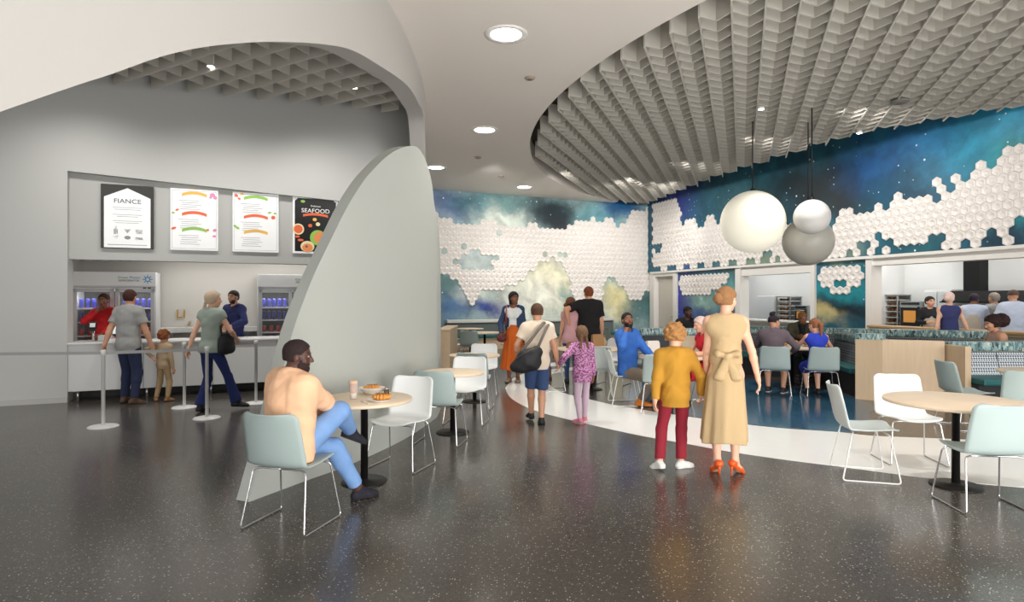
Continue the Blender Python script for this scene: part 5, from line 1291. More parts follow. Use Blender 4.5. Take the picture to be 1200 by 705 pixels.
kn = person('seated person with a high hair knot and a plum grey sweater', (4.40, 10.38, 0), -28, 1.70, tan, ('knot', .008), H_('knotblack', (34, 26, 34)), 'm', top=(fab('plumgrey', (104, 92, 100)), 1.93, .1, .022, .07, 'sweater'), bottom=('shorts', black_c, .95, .02), shoes=('sneaker', mat('shoe_dark', (44, 40, 42), .6), white_s), pelvis=(0, .03, .545), lean=(0, 14, 0), head=(-40, 0, 0), hands=((-.1, .46, .86), ('w', 4.86, 10.62, .72)), elbows=((-1, -.3, -.6), (1, -.5, -.6)), feet=((-.1, .36, 0, 0), (.14, .30, 0, -12)), knees=((-.1, 1, .8), (.2, 1, .8)), vox=.009)
gm = person('man in a dark green jacket and black scarf facing us across the shared table', (5.90, 12.64, 0), 168, 1.76, brown, ('crop', .008), H_('ginger', (132, 88, 48)), 'm', top=(fab('green_jacket', (62, 60, 44)), 1.93, .1, .028, .07, 'jacket'), bottom=('trousers', black_c, 1.9, .016), shoes=('sneaker', leather, dark_s), pelvis=(0, .05, .545), lean=(0, 14, 0), head=(10, 10, 0), beard='full', hands=(('w', 5.9, 12.05, .86), ('w', 5.62, 12.05, .88)), elbows=((-1, -.3, -.6), (1, -.3, -.6)), feet=((-.12, .40, 0, 0), (.12, .40, 0, 0)), knees=((-.1, 1, .8), (.1, 1, .8)), vox=.009)
G_ = Fld(); G_.cone(gm['N']+V(0, .05, -.02), gm['N']+V(0, .05, .01), .085, .08, .02); G_.cone(gm['N']+V(0, .1, -.02), gm['C']+V(0, .13, -.05), .06, .05, .03); mk('scarf', G_.mesh(.009, .004, 40), black_c, gm['root'])
gb = person('auburn-haired girl in a royal blue lace dress, seated from behind', (5.10, 10.24, 0), -8, 1.58, pale, ('tail', .012), auburn_h, 'f', top=(fab('royal', (44, 66, 190), var=.3, vs=40), .12, .1, .012, .085, 'dress_bodice'), bottom=('trousers', fab('royal2', (40, 60, 180)), .95, .04), shoes=('sneaker', leather, dark_s), pelvis=(0, .02, .535), lean=(0, 8, 0), head=(30, 4, 0), hands=((-.16, .5, .80), (.2, .45, .80)), feet=((-.06, .34, 0, 0), (.10, .3, 0, 0)), knees=((-.1, 1, .8), (.1, 1, .8)), vox=.009)
rt = person('dark-haired woman in a striped sleeveless top sitting behind the mosaic bench end', (8.10, 10.15, 0), 82, 1.66, tan, ('afro', .012, 1), H_('bigdark', (46, 26, 24)), 'f', top=(fab('striped', (196, 164, 150)), .2, .1, .012, .085, 'top'), bottom=('trousers', black_c, 1.9, .014), shoes=('sneaker', leather, dark_s), pelvis=(0, 0, .545), lean=(0, 10, 0), head=(0, 8, 0), hands=((-.2, .4, .72), (.2, .4, .72)), feet=((-.1, .42, 0, 0), (.1, .42, 0, 0)), knees=((-.1, 1, .8), (.1, 1, .8)), vox=.010)
# ---- servery customers and staff
q1 = person('man in a grey tee shirt and jeans standing at the till', (-5.96, 9.55, 0), -12, 1.75, tan, ('short', .012), H_('mahogany', (66, 34, 26)), 'm', top=(fab('grey_tee', (160, 160, 158)), .7, .12, .022, .08, 'tee_shirt'), bottom=('trousers', dark_d, 1.95, .018), shoes=('boot', mat('shoe_brown', (84, 60, 44), .6), dark_s), head=(12, 4, 0), hands=(('w', -6.28, 9.42, .84), ('w', -5.62, 9.6, .86)), curl=(.5, .8), feet=((-.10, .02, 0, 14), (.16, -.06, 0, -35, 8)), fat=1.06, vox=.009)
k2 = person('toddler in beige beside the man in the grey tee', (-5.53, 9.75, 0), -20, 1.12, tan, ('curly', .02), H_('copper', (132, 76, 38)), 'm', top=(fab('beige', (178, 154, 124)), 1.95, .12, .022, .06, 'jumper'), bottom=('trousers', fab('beige_trouser', (178, 150, 112)), 1.92, .018), shoes=('boot', mat('boot_tan', (150, 110, 72), .7), dark_s), head=(20, -6, 0), hands=(('w', -5.66, 9.66, .70), None), feet=((-.09, -.06, 0, 50), (.08, .0, 0, -10)), vox=.009)
q2 = person('woman in a headscarf, pale grey blouse and flared jeans stepping with a black handbag', (-4.33, 8.85, 0), -18, 1.72, pale, ('scarf', .016), mat('scarf_cream', (214, 190, 164), .8, var=.05, bump=.3), 'f', top=(fab('blouse', (160, 172, 162)), .3, .05, .020, .075, 'blouse'), bottom=('trousers', fab('indigo', (32, 46, 100)), 1.97, .008, .05), shoes=('boot', leather, dark_s), head=(-34, 2, 0), hands=(('w', -4.60, 8.7, .86), ('w', -4.05, 9.05, 1.02)), elbows=((-1, -.8, 0), (1, -.9, -.3)), feet=((-.10, -.10, .012, 10, 4), (.22, .26, .02, -40, 6)), knees=((-.05, 1, .1), (.1, 1, .1)), vox=.0085)
s1 = person('cashier in a red sweater behind the till with a hand to the chin', (-7.02, 10.6, 0), 172, 1.70, brown, ('crop', .010), dbrown_h, 'm', top=(fab('red_sweater', (196, 30, 36)), 1.92, .1, .024, .075, 'sweater'), bottom=('trousers', black_c, 1.95, .014), shoes=('sneaker', leather, dark_s), head=(14, 4, 0), hands=(('w', -6.85, 10.25, 1.02), ('w', -7.04, 10.42, 1.42)), elbows=((-1, -.2, -.5), (1, .2, -.9)), vox=.009)
s2 = person('server in a navy shirt behind the counter facing the woman in the headscarf', (-5.12, 11.35, 0), 158, 1.76, tan, ('short', .012), dark_h, 'm', top=(fab('navy_shirt', (30, 38, 84)), 1.88, .1, .020, .075, 'shirt'), bottom=('trousers', black_c, 1.95, .014), shoes=('sneaker', leather, dark_s), head=(6, 4, 0), beard='stubble', hands=(('w', -5.05, 11.0, 1.12), ('w', -5.17, 11.0, 1.10)), elbows=((-1, -.4, -.5), (1, -.4, -.5)), curl=(.7, .7), vox=.009)
# ---- kitchen
def kloc(px, off): O = Q0+GN*off; p = RWp(px_s(px, O, GDIR), 0, off); return (p.x, p.y, 0)
apron = fab('apron', (176, 166, 152)); chef_b = fab('chef_blue', (176, 186, 204))
def apron_on(o, m_, sgn=1):
    P, C, s = o['P'], o['C'], o['s']; F = Fld()
    F.cone(P-V(0, 0, .30)*s, C+V(0, .0, -.02)*s, .152*s, .142*s, .02, (), V(1, 0, 0), 1.45)
    mk('apron', F.mesh(.011, .002, 30, lambda X, Y, Z: np.maximum(.02-Y*sgn+0*X+0*Z, np.abs(X-P[0])-(.15-.12*np.clip((Z-P[2]-.25)/.2, 0, 1))*s+0*Y)), m_, o['root'])
    b = MB()
    for q in (-1, 1): b.tube([tuple(C+V(q*.06, .1*sgn, .02)*s), tuple(o['N']+V(q*.055, .03*sgn, .04)*s), tuple(o['N']+V(q*.05, -.05*sgn, .03)*s)], .008, 6)
    b.build('apron_strap', m_, o['root'])
x1 = person('dark-haired cook in black with a beige apron facing us at the kitchen pass', kloc(1089, -1.0), 165, 1.66, tan, ('short', .016), dark_h, 'f', top=(black_c, 1.9, .1, .02, .07, 'shirt'), bottom=('trousers', black_c, 1.95, .016), shoes=('sneaker', leather, dark_s), head=(18, 2, 0), hands=((-.16, .25, 1.05), (.12, .27, 1.1)), vox=.011); apron_on(x1, apron)
x2 = person('woman in a sleeveless navy dress standing at the kitchen pass with her back to us', (8.56, 12.02, 0), -20, 1.74, pale, ('bun', .012), gray_h, 'f', top=(fab('navy_dress', (52, 58, 104)), .12, .06, .012, .085, 'dress_bodice'), bottom=('skirt', mat('cloth_navy_dress'), 1.12, .45, .135, .25, 9, .035), shoes=('sneaker', leather, dark_s), head=(-20, -4, 0), hands=(('w', 8.26, 12.0, .90), ('w', 8.86, 11.9, .90)), elbows=((-.2, -1, 0), (.2, -1, 0)), vox=.010)
x3 = person('cook in a dark cap and pale blue shirt with apron, left of the grey cook', kloc(1141, -1.25), -40, 1.72, brown, ('crop', .014), H_('capdark', (46, 36, 52)), 'm', top=(chef_b, .9, .1, .024, .07, 'shirt'), bottom=('trousers', apron, 1.95, .03), shoes=('sneaker', leather, dark_s), head=(-20, 8, 0), hands=((.1, .4, 1.08), (.3, .35, 1.05)), vox=.011); apron_on(x3, apron, -1)
x4 = person('grey-clad cook standing farthest back in the kitchen', kloc(1166, -1.6), 10, 1.74, tan, ('short', .012), H_('greyhair', (150, 138, 130)), 'm', top=(fab('chef_grey', (150, 148, 144)), 1.2, .1, .026, .07, 'shirt'), bottom=('trousers', fab('grey_trouser', (120, 120, 118)), 1.95, .02), shoes=('sneaker', leather, dark_s), vox=.012)
x5 = person('cook in a pale blue shirt and cap at the right edge of the kitchen', kloc(1188, -1.1), -14, 1.78, tan, ('cap', .014), H_('caphair', (92, 70, 62)), 'm', top=(chef_b, .8, .1, .03, .075, 'shirt'), bottom=('trousers', fab('pale_trouser', (196, 196, 200)), 1.95, .03), shoes=('sneaker', leather, dark_s), hands=((-.25, .2, 1.0), (.28, .2, 1.0)), fat=1.12, vox=.011)
b = MB()
G_ = Fld(); G_.cone(x5['P']+V(0, 0, .13), x5['P']+V(.001, 0, .13), .125, .125, .001, [(x5['P']+V(0, 0, .15), V(0, 0, 1)), (x5['P']+V(0, 0, .11), V(0, 0, -1))], V(1, 0, 0), 1.4); G_.ell(x5['P']+V(.05, -.13, .12), (.05, .015, .022)); G_.ell(x5['P']+V(-.05, -.13, .12), (.05, .015, .022))
mk('apron_tie', G_.mesh(.011), fab('apron_red', (120, 70, 66)), x5['root'])
# ------------------------------------------------------------------ banquettes, partitions, kitchen fittings, food and bags
def mosaic_mat():
    m = bpy.data.materials.new('mosaic'); m.use_nodes = True; nt = m.node_tree; N = nt.nodes; L = nt.links; b = N['Principled BSDF']
    tc = N.new('ShaderNodeTexCoord'); mp = N.new('ShaderNodeMapping'); mp.inputs['Scale'].default_value = (42, 42, 15); L.new(tc.outputs['Object'], mp.inputs[0])
    v = N.new('ShaderNodeTexVoronoi'); v.inputs['Scale'].default_value = 1; v.distance = 'CHEBYCHEV'; L.new(mp.outputs[0], v.inputs['Vector'])
    s = N.new('ShaderNodeSeparateColor'); L.new(v.outputs['Color'], s.inputs[0]); r = N.new('ShaderNodeValToRGB'); r.color_ramp.interpolation = 'CONSTANT'
    e = r.color_ramp.elements; e[0].color = lin((92, 124, 128)); e[1].position = .2; e[1].color = lin((142, 170, 172))
    for p, c in ((.5, (90, 128, 130)), (.68, (170, 192, 188)), (.82, (44, 66, 70)), (.92, (206, 214, 198))): q = e.new(p); q.color = lin(c)
    L.new(s.outputs[0], r.inputs[0]); L.new(r.outputs[0], b.inputs['Base Color']); b.inputs['Roughness'].default_value = .35; return m
def woven_mat(name, c1, c2, sc=38):
    m = bpy.data.materials.new(name); m.use_nodes = True; nt = m.node_tree; N = nt.nodes; L = nt.links; b = N['Principled BSDF']
    tc = N.new('ShaderNodeTexCoord'); mp = N.new('ShaderNodeMapping'); mp.inputs['Rotation'].default_value = (0, PI/4, 0); L.new(tc.outputs['Object'], mp.inputs[0])
    ch = N.new('ShaderNodeTexChecker'); ch.inputs['Scale'].default_value = sc; ch.inputs['Color1'].default_value = lin(c1); ch.inputs['Color2'].default_value = lin(c2); L.new(mp.outputs[0], ch.inputs['Vector'])
    L.new(ch.outputs[0], b.inputs['Base Color']); b.inputs['Roughness'].default_value = .9; return m
mosaic = mosaic_mat(); woven = woven_mat('woven_light', (214, 220, 224), (84, 96, 112)); woven_d = woven_mat('woven_dark', (120, 126, 134), (56, 60, 66))
teal_c = mat('vinyl_teal', (28, 96, 98), .5); dark_b = mat('bench_dark', (34, 34, 38), .6)
def bench(label, a, c, hb, back_m, seat_d=.55, cush=1, rear=False):
    a, c = Vector(a), Vector(c); d = c-a; Ln = d.length; rz = math.atan2(d.y, d.x)
    root = thing('banquette', label, 'bench', (a.x, a.y, 0), rz)     # local x along, local -y is the sitting side
    b = MB(); b.box((Ln/2, .05, hb-.075), (Ln, .2, .15), bev=.03); b.build('mosaic_top', mosaic, root)
    b = MB(); b.box((Ln/2, .06, (hb-.15)/2), (Ln, .1, hb-.15)); b.build('back_frame', oak_v, root)
    for k in range(cush):
        w2 = Ln/cush; b = MB()
        x0, x1 = k*w2+.008, (k+1)*w2-.008
        b.hexa([(x0, -.14, .46), (x1, -.14, .46), (x1, .0, .46), (x0, .0, .46), (x0, -.04, hb-.16), (x1, -.04, hb-.16), (x1, .0, hb-.16), (x0, .0, hb-.16)]); b.build('back_cushion', back_m, root)
        b = MB(); b.box(((x0+x1)/2, -.02-seat_d/2, .42), (x1-x0, seat_d, .09), bev=.025); b.build('seat_cushion', teal_c, root)
    b = MB(); b.box((Ln/2, -seat_d/2+.02, .187), (Ln, seat_d-.1, .37)); b.build('plinth', dark_b, root)
    if rear:
        b = MB(); b.box((Ln/2, .12+seat_d/2, .42), (Ln, seat_d, .09), bev=.025); b.build('seat_cushion', teal_c, root)
        b = MB(); b.box((Ln/2, .1+seat_d/2, .187), (Ln, seat_d-.1, .37)); b.build('plinth', dark_b, root)
    return root
bench('long dark banquette with a mosaic top running before the kitchen openings', (4.85, 13.68), (8.9, 11.38), 1.02, woven_d, .55, 4)
bench('dark woven bench side beside the girl in blue, ending at the wood divider', (6.45, 12.2), (6.02, 10.1), .97, woven_d, .42, 2)
bn = bench('pale woven banquette with mosaic top and teal seat at the right edge', (6.74, 9.45), (9.4, 9.42), .965, woven, .66, 4, True)
b = MB(); b.box((-.05, -.2, .46), (.09, .5, .92), bev=.006); b.build('end_panel', oak_v, bn)
wd = thing('wood_divider', 'tall pale wood divider with a mosaic cap behind the lower right table', 'divider', (5.9, 9.75, 0))
pl = [(5.56, 9.95), (5.86, 9.72), (6.62, 9.40), (6.68, 9.54), (5.98, 9.86), (5.70, 10.08)]; pl = [(x-5.9, y-9.75) for x, y in pl]
b = MB(); b.prism(pl, 0, .97); b.build('panel', oak_v, wd)
b = MB(); b.prism([(-.35, .18), (-.04, -.05), (.1, .12), (-.2, .36)], .97, 1.06); b.build('mosaic_cap', mosaic, wd)
wd = thing('wood_divider', 'pale wood booth end with mosaic cap behind the boy in mustard', 'divider', (3.5, 12.1, 0))
b = MB(); b.box((.1, .06, .45), (1.0, .12, .9)); b.build('panel', oak_v, wd)
b = MB(); b.box((-.16, .06, .97), (1.6, .2, .14), bev=.03); b.build('mosaic_cap', mosaic, wd)
b = MB(); b.box((-.66, .06, .45), (.5, .14, .9)); b.build('dark_panel', mat('panel_black', (40, 48, 52), .5), wd)
wd = thing('wood_divider', 'narrow pale wood end panel just right of the grey fin', 'divider', (-1.42, 12.8, 0))
b = MB(); b.box((0, .9, .47), (.25, 1.8, .94)); b.build('panel', oak_v, wd)
b = MB(); b.box((0, .9, .97), (.27, 1.82, .05), bev=.01); b.build('cap', mat('cap_wood', (214, 190, 156), .4), wd)
wb = thing('wall_bench', 'long low bench with a pale ledge along the foot of the far mural', 'bench', FWp(.2, 0, .3), math.atan2(FDIR.y, FDIR.x))
b = MB(); b.box((3.2, .12, .45), (6.2, .14, .8)); b.build('back', mat('bench_back', (96, 104, 102), .7), wb)
b = MB(); b.box((3.2, .12, .9), (6.2, .26, .1), bev=.02); b.build('ledge', mat('ledge_pale', (206, 206, 200), .4), wb)
b = MB(); b.box((3.2, -.18, .42), (6.2, .5, .08), bev=.02); b.build('seat', teal_c, wb)
b = MB(); b.box((3.2, -.14, .19), (6.2, .4, .37)); b.build('plinth', oak_v, wb)

# kitchen: wood pass shelves and equipment
KR = math.atan2(-GDIR.y, -GDIR.x)
def kp(px, off): O = Q0+GN*off; s = px_s(px, O, GDIR); return RWp(s, 0, off)
pass_m = wood('pass_oak', (176, 138, 92), (196, 160, 112), (.6, 8, 8))
for (a, c, z, lab) in ((1022, 1330, .98, 'long wood pass shelf below the wide kitchen opening'), (868, 950, 1.0, 'pale pass shelf below the narrow kitchen opening')):
    pa_, pc_ = kp(a, 0), kp(c, 0); Ln = (pc_-pa_).length if c < 1300 else 5.2
    o_ = thing('pass_shelf', lab, 'shelf', (pa_.x, pa_.y, 0), KR)
    b = MB(); b.box((Ln/2, .08, z+.02), (Ln, .5, .045), bev=.008); b.build('board', pass_m if z < .99 else ctop, o_)
    b = MB(); b.box((Ln/2, -.1, z-.03), (Ln, .03, .055)); b.build('apron_rail', oak_v if z < .99 else white_paint, o_)
steel_k = mat('stainless', (176, 178, 178), .3, .7); blk = mat('kitchen_black', (30, 30, 30), .4); bread = mat('bread_brown', (130, 84, 48), .8, var=.3, vs=20)
def kthing(name, label, cat, px, off): p = kp(px, off); return thing(name, label, cat, (p.x, p.y, 0), KR)
def rack(label, px, off, w_=.5, zt=1.7):
    r_ = kthing('bun_rack', label, 'rack', px, off); b = MB()
    for x in (-w_/2, w_/2):
        b.box((x, 0, zt/2), (.03, .03, zt)); b.box((x, .45, zt/2), (.03, .03, zt))
    b.box((0, .22, zt), (w_+.03, .5, .03)); b.box((0, .46, zt/2), (w_, .01, zt)); b.box((0, .22, .1), (w_, .48, .03)); b.build('frame', steel_k, r_)
    for k in range(5):
        t = MB(); t.box((0, .22, zt-.13-k*.15), (w_-.03, .44, .02)); q = t.build('tray', mat('tray_pale', (226, 222, 214), .4), r_)
        t = MB()
        for j in range(4): t.ball((-w_*.34+j*w_*.225, .1, zt-.085-k*.15), .05, 10, 6, sc=(1, 1.4, .7))
        t.build('rolls', bread, q)
def oven(label, px, off, w_=.62, z0=.85, zt=1.5, glow=True):
    r_ = kthing('oven', label, 'oven', px, off); b = MB(); b.box((0, .3, (z0+zt)/2), (w_, .55, zt-z0), bev=.01); b.build('body', steel_k, r_)
    b = MB(); b.box((0, .012, (z0+zt)/2-.04), (w_*.86, .03, (zt-z0)*.72), bev=.008); d = b.build('door', blk, r_)
    b = MB(); b.box((0, -.006, (z0+zt)/2-.03), (w_*.56, .01, (zt-z0)*.42)); b.build('window', mat('oven_glow', (190, 130, 60), .4, emit=.5), d)
    b = MB(); b.tube([(-w_*.36, -.0, zt-.15), (-w_*.36, -.04, zt-.15), (w_*.36, -.04, zt-.15), (w_*.36, 0, zt-.15)], .011, 8, .01); b.build('handle', steel_k, d)
    b = MB(); b.box((0, .005, zt-.06), (w_*.8, .02, .06)); b.build('control_panel', blk, r_)
    b = MB(); b.box((0, .3, z0/2), (w_, .5, z0)); b.build('stand', steel_k, r_)
rack('steel rack of bread trays in the narrow kitchen opening', 918, -2.2, .55, 1.68)
oven('small oven beside the bread rack in the narrow kitchen opening', 938, -2.2, .5, .9, 1.42)
rack('steel rack of bread trays at the left of the wide kitchen opening', 1042, -2.3, .48, 1.72)
oven('oven with a lit window at the left of the wide kitchen opening', 1066, -2.3, .58, .85, 1.56)
cb_ = kthing('kitchen_cabinet', 'tall white cabinet standing left of the bread rack in the narrow opening', 'cabinet', 897, -2.2)
b = MB(); b.box((0, .3, .86), (.8, .55, 1.72), bev=.01); b.build('body', kw, cb_)
b = MB(); b.box((0, .01, .9), (.76, .02, 1.6), bev=.006); d = b.build('door', kw, cb_); b = MB(); b.box((.3, -.015, .95), (.02, .03, .3)); b.build('handle', steel_k, d)
cb_ = kthing('kitchen_cabinet', 'tall white upright refrigerator behind the dark-haired cook', 'cabinet', 1098, -2.4)
b = MB(); b.box((0, .3, .92), (.68, .55, 1.84), bev=.012); b.build('body', fr_m, cb_)
for q in (-1, 1):
    b = MB(); b.box((q*.165, .01, .95), (.31, .03, 1.7), bev=.008); d = b.build('door', fr_m, cb_); b = MB(); b.box((q*.05, -.02, 1.0), (.02, .03, .4)); b.build('handle', steel_k, d)
hd_ = kthing('extractor_hood', 'black extractor hood and duct over the cooks', 'hood', 1160, -2.1)
zh = 1.53
b = MB(); b.hexa([(-.9, -.3, zh), (2.6, -.3, zh), (2.6, .85, zh), (-.9, .85, zh), (-.8, -.1, zh+.27), (2.6, -.1, zh+.27), (2.6, .85, zh+.27), (-.8, .85, zh+.27)]); b.build('canopy', mat('hood_black', (22, 22, 22), .9), hd_)
b = MB(); b.box((-.56, .4, 2.55), (.36, .3, 1.5)); b.build('duct', mat('hood_black'), hd_)
b = MB(); b.box((.85, -.3, zh+.015), (3.5, .03, .03)); b.build('rim', mat('hood_black'), hd_)
rg = kthing('cooking_range', 'dark cooking range below the extractor hood', 'stove', 1165, -2.3)
b = MB(); b.box((.4, .35, .45), (2.8, .65, .9), bev=.01); b.build('body', blk, rg); b = MB(); b.box((.4, .35, .92), (2.8, .66, .04), bev=.006); b.build('hob', steel_k, rg)
b = MB(); b.box((.4, .67, 1.05), (2.8, .03, .3)); b.build('splashback', steel_k, rg)

# ---- till on the counter
tl_ = thing('till', 'white point of sale till with a tilted screen facing the man in the grey tee', 'till', LWp(ls_off(140, -.3), .93, -.3), math.atan2(LDIR.y, LDIR.x))
b = MB(); b.box((0, 0, .02), (.3, .26, .04), bev=.01); b.build('base', fr_m, tl_)
b = MB(); b.tube([(0, .04, .04), (0, .03, .12), (.0, 0, .17)], .02, 10); b.build('neck', fr_gl, tl_)
b = MB(); R_ = Matrix.Rotation(math.radians(-22), 3, 'X'); b.box((.05, 0, .2), (.34, .025, .25), bev=.008, M=R_); sc_ = b.build('screen_case', black_m, tl_)
b = MB(); b.box(Vector((.05, 0, .2))+R_ @ Vector((0, -.014, 0)), (.28, .004, .19), M=R_); b.build('screen', mat('till_screen', (226, 230, 232), .3, emit=.4), sc_)
cr_ = thing('card_terminal', 'small pale card terminal and receipt printer left of the till screen', 'card terminal', LWp(ls_off(116, -.28), .93, -.28), math.atan2(LDIR.y, LDIR.x))
b = MB(); b.box((.1, 0, .05), (.2, .2, .1), bev=.015); b.build('printer', fr_gl, cr_)
b = MB(); b.tube([(-.08, .02, .0), (-.08, .02, .2)], .018, 10); b.build('post', chrome, cr_)
b = MB(); b.box((-.08, -.01, .24), (.1, .05, .16), bev=.012, M=Matrix.Rotation(-.4, 3, 'X')); kp_ = b.build('reader', black_m, cr_)
b = MB(); b.box((-.08, -.045, .265), (.075, .012, .07), bev=.004, M=Matrix.Rotation(-.4, 3, 'X')); b.build('display', fr_m, kp_)

# ---- food
china = mat('china', (236, 234, 230), .2); crust = mat('croissant', (214, 148, 70), .55, var=.28, vs=22); crust_d = mat('food_brown', (150, 90, 48), .7, var=.3, vs=25)
def croissant(label, loc, rz, sc=1.0):
    root = thing('croissant', label, 'croissant', loc, rz, None); G = Fld()
    for k in range(-4, 5):
        a = k*.30; r = (.034-.0042*abs(k)); G.ell((math.sin(a)*.062*sc, -.02+(1-math.cos(a))*.062*sc, .026*sc), (.013*sc, r*sc, r*.86*sc), np.array(Matrix.Rotation(a, 3, 'Z')), .004)
    mk('pastry', G.mesh(.003), crust, root)
    b = MB()
    for k in range(-2, 3): b.ball((math.sin(k*.3)*.062*sc, -.024+(1-math.cos(k*.3))*.062*sc, .054*sc), .009*sc, 8, 5, sc=(1, 1.6, .35))
    b.build('flaky_top', crust_d, root); return root
def plate(label, loc, r=.12, bowl=False, group=None):
    root = thing('bowl' if bowl else 'plate', label, 'bowl' if bowl else 'plate', loc, 0, group)
    b = MB(); h = .055 if bowl else .016
    b.lathe([(r*.5, 0), (r*.55, .004), (r*.98, h), (r, h+.003), (r*.96, h+.003), (r*.55, .009), (.0001, .008)], 40); b.build('dish', china, root)
    b = MB(); b.lathe([(r*.965, h+.0031), (r*1.0, h+.0042), (r*1.01, h+.002)], 40); b.build('rim', china, root); return root
zt = .7402
def on(px, py, z=.74): Y = (EYE-z)*F/(py-HY); p = W(px, py, Y); return Vector((p.x, p.y, z))
p = on(447, 470); plate('white plate under the nearer croissant on the front left table', (p.x, p.y, zt), .115); croissant('golden croissant on the flat white plate nearest us', (p.x, p.y, zt+.009), .1, 1.15)
p = on(436, 461); plate('white bowl under the farther croissant on the front left table', (p.x, p.y, zt), .12, True); croissant('golden croissant in the white bowl at the back of the table', (p.x, p.y, zt+.028), .35, 1.1)
p = on(414, 467.5); cf = thing('iced_coffee', 'tall glass of layered milky coffee by the peach-sweatered man', 'drink', (p.x, p.y, zt))
clear = mat('glass_clear', (255, 255, 255), .02, alpha=.22)
b = MB(); b.lathe([(.028, 0), (.03, .004), (.040, .15), (.038, .15), (.028, .008), (.0001, .006)], 32); b.build('glass', clear, cf)
b = MB(); b.lathe([(.027, .01), (.031, .055), (.0001, .055)], 28); b.build('milk', mat('milk', (232, 216, 200), .4), cf)
b = MB(); b.lathe([(.0001, .055), (.031, .055), (.0365, .135), (.0001, .137)], 28); b.build('coffee', mat('coffee', (186, 128, 78), .4), cf)
b = MB(); b.lathe([(.0001, .137), (.0368, .136), (.036, .158), (.02, .166), (.0001, .167)], 28); b.build('foam', mat('foam', (222, 184, 148), .7), cf)
p = on(426, 471.5); fk = thing('fork', 'steel fork lying left of the nearer plate', 'fork', (p.x, p.y, zt+.002), .6)
b = MB(); b.box((0, -.05, .002), (.008, .11, .003)); b.build('handle', chrome, fk)
b = MB(); b.box((0, .012, .003), (.022, .02, .003)); [b.box(((k-1.5)*.006, .04, .004), (.003, .04, .002)) for k in range(4)]; b.build('tines', chrome, fk)
p = on(453, 462.5); jr = thing('spice_jar', 'small dark jar at the back of the front left table', 'jar', (p.x, p.y, zt)); b = MB(); b.lathe([(.022, 0), (.024, .005), (.024, .045), (.018, .05)], 20); b.build('jar_body', mat('jar_brown', (92, 66, 46), .3), jr); b = MB(); b.lathe([(.019, .05), (.019, .062), (.0001, .064)], 20); b.build('lid', chrome, jr)
def burger(label, loc, group=None):
    r_ = thing('burger', label, 'burger', loc, 0, group)
    b = MB(); b.lathe([(.045, 0), (.05, .006), (.05, .018), (.045, .022)], 24); b.build('bottom_bun', crust, r_)
    b = MB(); b.lathe([(.053, .022), (.055, .028), (.053, .036)], 24); b.build('patty', crust_d, r_)
    b = MB(); b.lathe([(.05, .037), (.052, .05), (.04, .07), (.02, .08), (.0001, .082)], 24); b.build('top_bun', crust, r_)
for (px, py, k, lab) in ((742, 416.5, 0, 'white bowl of fries in front of the man in blue'), (800, 419, 1, 'white plate with pastries by the woman in red'), (772, 420, 0, 'white dish in the middle of the blue-shirted man table')):
    p = on(px, py); plate(lab, (p.x, p.y, zt), .13, k == 0)
    fr = thing('food_portion', 'golden food in the ' + lab.replace(' in front', '').replace('in the middle of the blue-shirted man table', 'in the table middle'), 'food', (p.x, p.y, zt+.02)); G = Fld(); rr_ = random.Random(px)
    for _ in range(9): G.ell((rr_.uniform(-.06, .06), rr_.uniform(-.06, .06), .02+rr_.uniform(0, .02)), (.032, .026, .022), None, .006)
    mk('pieces', G.mesh(.006), crust, fr)
    b = MB(); [b.ball((rr_.uniform(-.05, .05), rr_.uniform(-.05, .05), .045), .012, 8, 5) for _ in range(1)]; b.build('garnish', mat('herb', (110, 140, 60), .7), fr)
p = Vector((2.42, 9.62, 0)); burger('burger beside the paper bag on the blue-shirted man table', (p.x, p.y, zt))
def bag(label, loc, w_, d_, h_, m_):
    r_ = thing('paper_bag', label, 'paper bag', loc, .3)
    b = MB(); b.hexa([(-w_/2, -d_/2, 0), (w_/2, -d_/2, 0), (w_/2, d_/2, 0), (-w_/2, d_/2, 0), (-w_/2*.96, -d_/2*.7, h_), (w_/2*.96, -d_/2*.7, h_), (w_/2*.96, d_/2*.7, h_), (-w_/2*.96, d_/2*.7, h_)]); b.build('bag_body', m_, r_)
    b = MB(); b.box((0, 0, h_+.008), (w_*.9, d_*.5, .018)); b.build('folded_top', m_, r_)
pb_ = mat('paper_white', (226, 222, 214), .8); p = Vector((2.22, 9.72, 0)); bag('white paper bag standing on the blue-shirted man table', (p.x, p.y, zt), .22, .12, .2, pb_)
p = on(700, 405); bag('brown paper bag on the table before the embracing couple', (p.x, p.y, zt), .22, .12, .2, mat('paper_kraft', (176, 138, 96), .8))
p = on(674, 407.5); bag('small brown paper bag at the left of the embracing couple table', (p.x, p.y, zt), .3, .14, .09, mat('paper_kraft2', (150, 116, 82), .8))
for (px, py, lab) in ((916, 405.5, 'left'), (934, 404, 'middle'), (948, 405.5, 'right')):
    p = on(px, py); plate('white plate of food, %s of the three on the shared table' % lab, (p.x, p.y, zt), .14)
    burger('burger on the %s white plate of the shared table' % lab, (p.x-.03, p.y, zt+.01))
    fr = thing('food_portion', 'golden side of food on the %s plate of the shared table' % lab, 'food', (p.x+.07, p.y, zt+.012)); G = Fld(); rr_ = random.Random(px)
    for _ in range(6): G.ell((rr_.uniform(-.03, .03), rr_.uniform(-.05, .05), .02+rr_.uniform(0, .02)), (.028, .022, .02), None, .006)
    mk('pieces', G.mesh(.006), crust, fr)

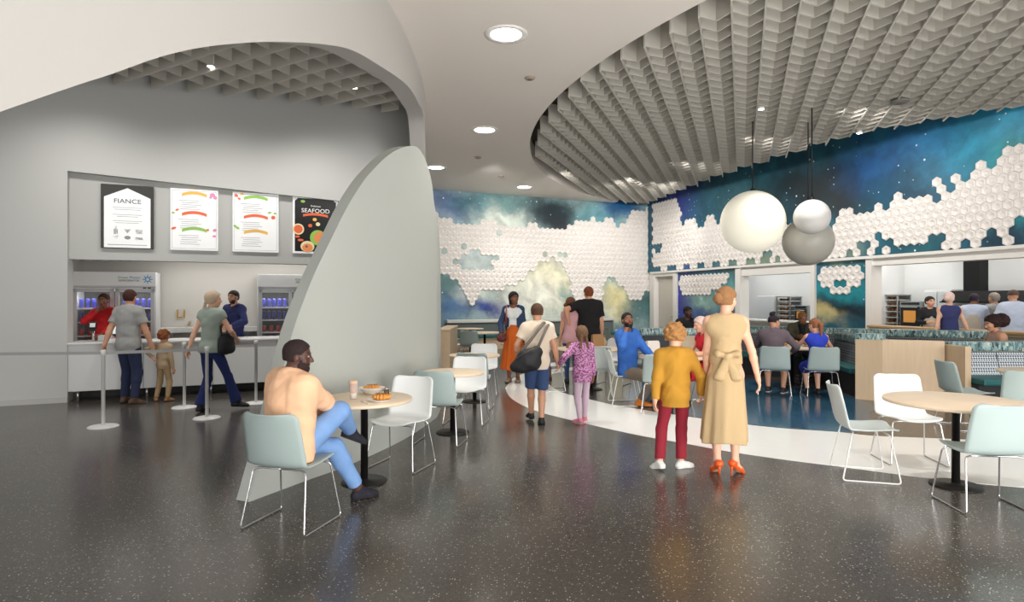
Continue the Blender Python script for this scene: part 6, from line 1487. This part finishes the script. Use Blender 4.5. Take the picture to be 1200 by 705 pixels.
# ---- bags carried by people
bag_m = mat('bag_black', (34, 35, 38), .6, bump=.2, bs=30); strap_m = mat('strap_grey', (110, 104, 98), .7)
c_ = W(617, 421, 7.76)
df = thing('duffel_bag', 'black duffel bag slung on the grey strap of the teenager in cream', 'bag', c_, 0)
G = Fld(); M_ = np.array(Matrix.Rotation(-.62, 3, 'Y'))
G.ell((-.01, 0, -.03), (.185, .11, .12), M_, .03); G.cone((-.15, 0, -.10), (.05, 0, -.02), .055, .12, .05, (), V(0, 1, 0), .9); G.cone((0, 0, .02), (.13, 0, .10), .11, .07, .05, (), V(0, 1, 0), .9); G.ell((.09, 0, -.04), (.09, .10, .10), None, .05)
mk('bag_body', G.mesh(.008, .006, 26), bag_m, df)
b = MB(); b.tube([W(611, 411, 7.74)-c_, W(622, 398, 7.76)-c_, W(632, 385, 7.80)-c_, W(637, 378, 7.90)-c_, W(640, 379, 8.08)-c_], .02, 8, .03); b.build('strap', strap_m, df)
b = MB(); b.tube([W(630, 408, 7.74)-c_, W(636, 394, 7.76)-c_, W(641, 383, 7.84)-c_, W(643, 380, 7.98)-c_], .018, 8, .03); b.build('strap', strap_m, df)
b = MB(); b.tube([(-.13, -.06, .02), (-.02, -.1, .09), (.1, -.07, .15)], .006, 6, .05); b.build('zip', mat('zip_grey', (80, 80, 82), .4), df)
c_ = Vector((-4.12, 8.86, .98)); hb_ = thing('handbag', 'black shoulder handbag of the woman in the headscarf', 'bag', c_, -.3)
G = Fld(); G.ell((0, 0, 0), (.075, .15, .15), None, .02); G.cone((0, -.1, -.1), (0, .1, -.1), .05, .05, .05); mk('bag_body', G.mesh(.009, .003, 30), bag_m, hb_)
b = MB(); b.tube([(0, -.09, .1), (-.06, -.05, .3), (-.09, 0, .44), (-.06, .06, .3), (0, .1, .1)], .013, 8, .1); b.build('strap', bag_m, hb_)
c_ = W(588, 408, 11.82); pr_ = thing('purse', 'dark red purse held low by the woman in the orange skirt', 'bag', (c_.x, c_.y-.02, .86), .2)
G = Fld(); G.ell((0, 0, 0), (.10, .05, .075), None, .01); mk('bag_body', G.mesh(.009), mat('purse_red', (96, 34, 38), .5), pr_)
b = MB(); b.tube([(-.07, 0, .05), (-.04, 0, .13), (.04, 0, .13), (.07, 0, .05)], .009, 8, .05); b.build('handle', mat('purse_red2', (120, 44, 40), .5), pr_)
ph = thing('shoulder_strap', 'red bag strap over the denim jacket of the woman in orange', 'strap', (.03, 12.0, 1.4)); b = MB(); b.tube([(-.13, -.07, .08), (-.145, -.12, -.05), (-.15, -.1, -.3)], .012, 6); b.build('strap_band', mat('strap_red', (170, 60, 40), .6), ph)
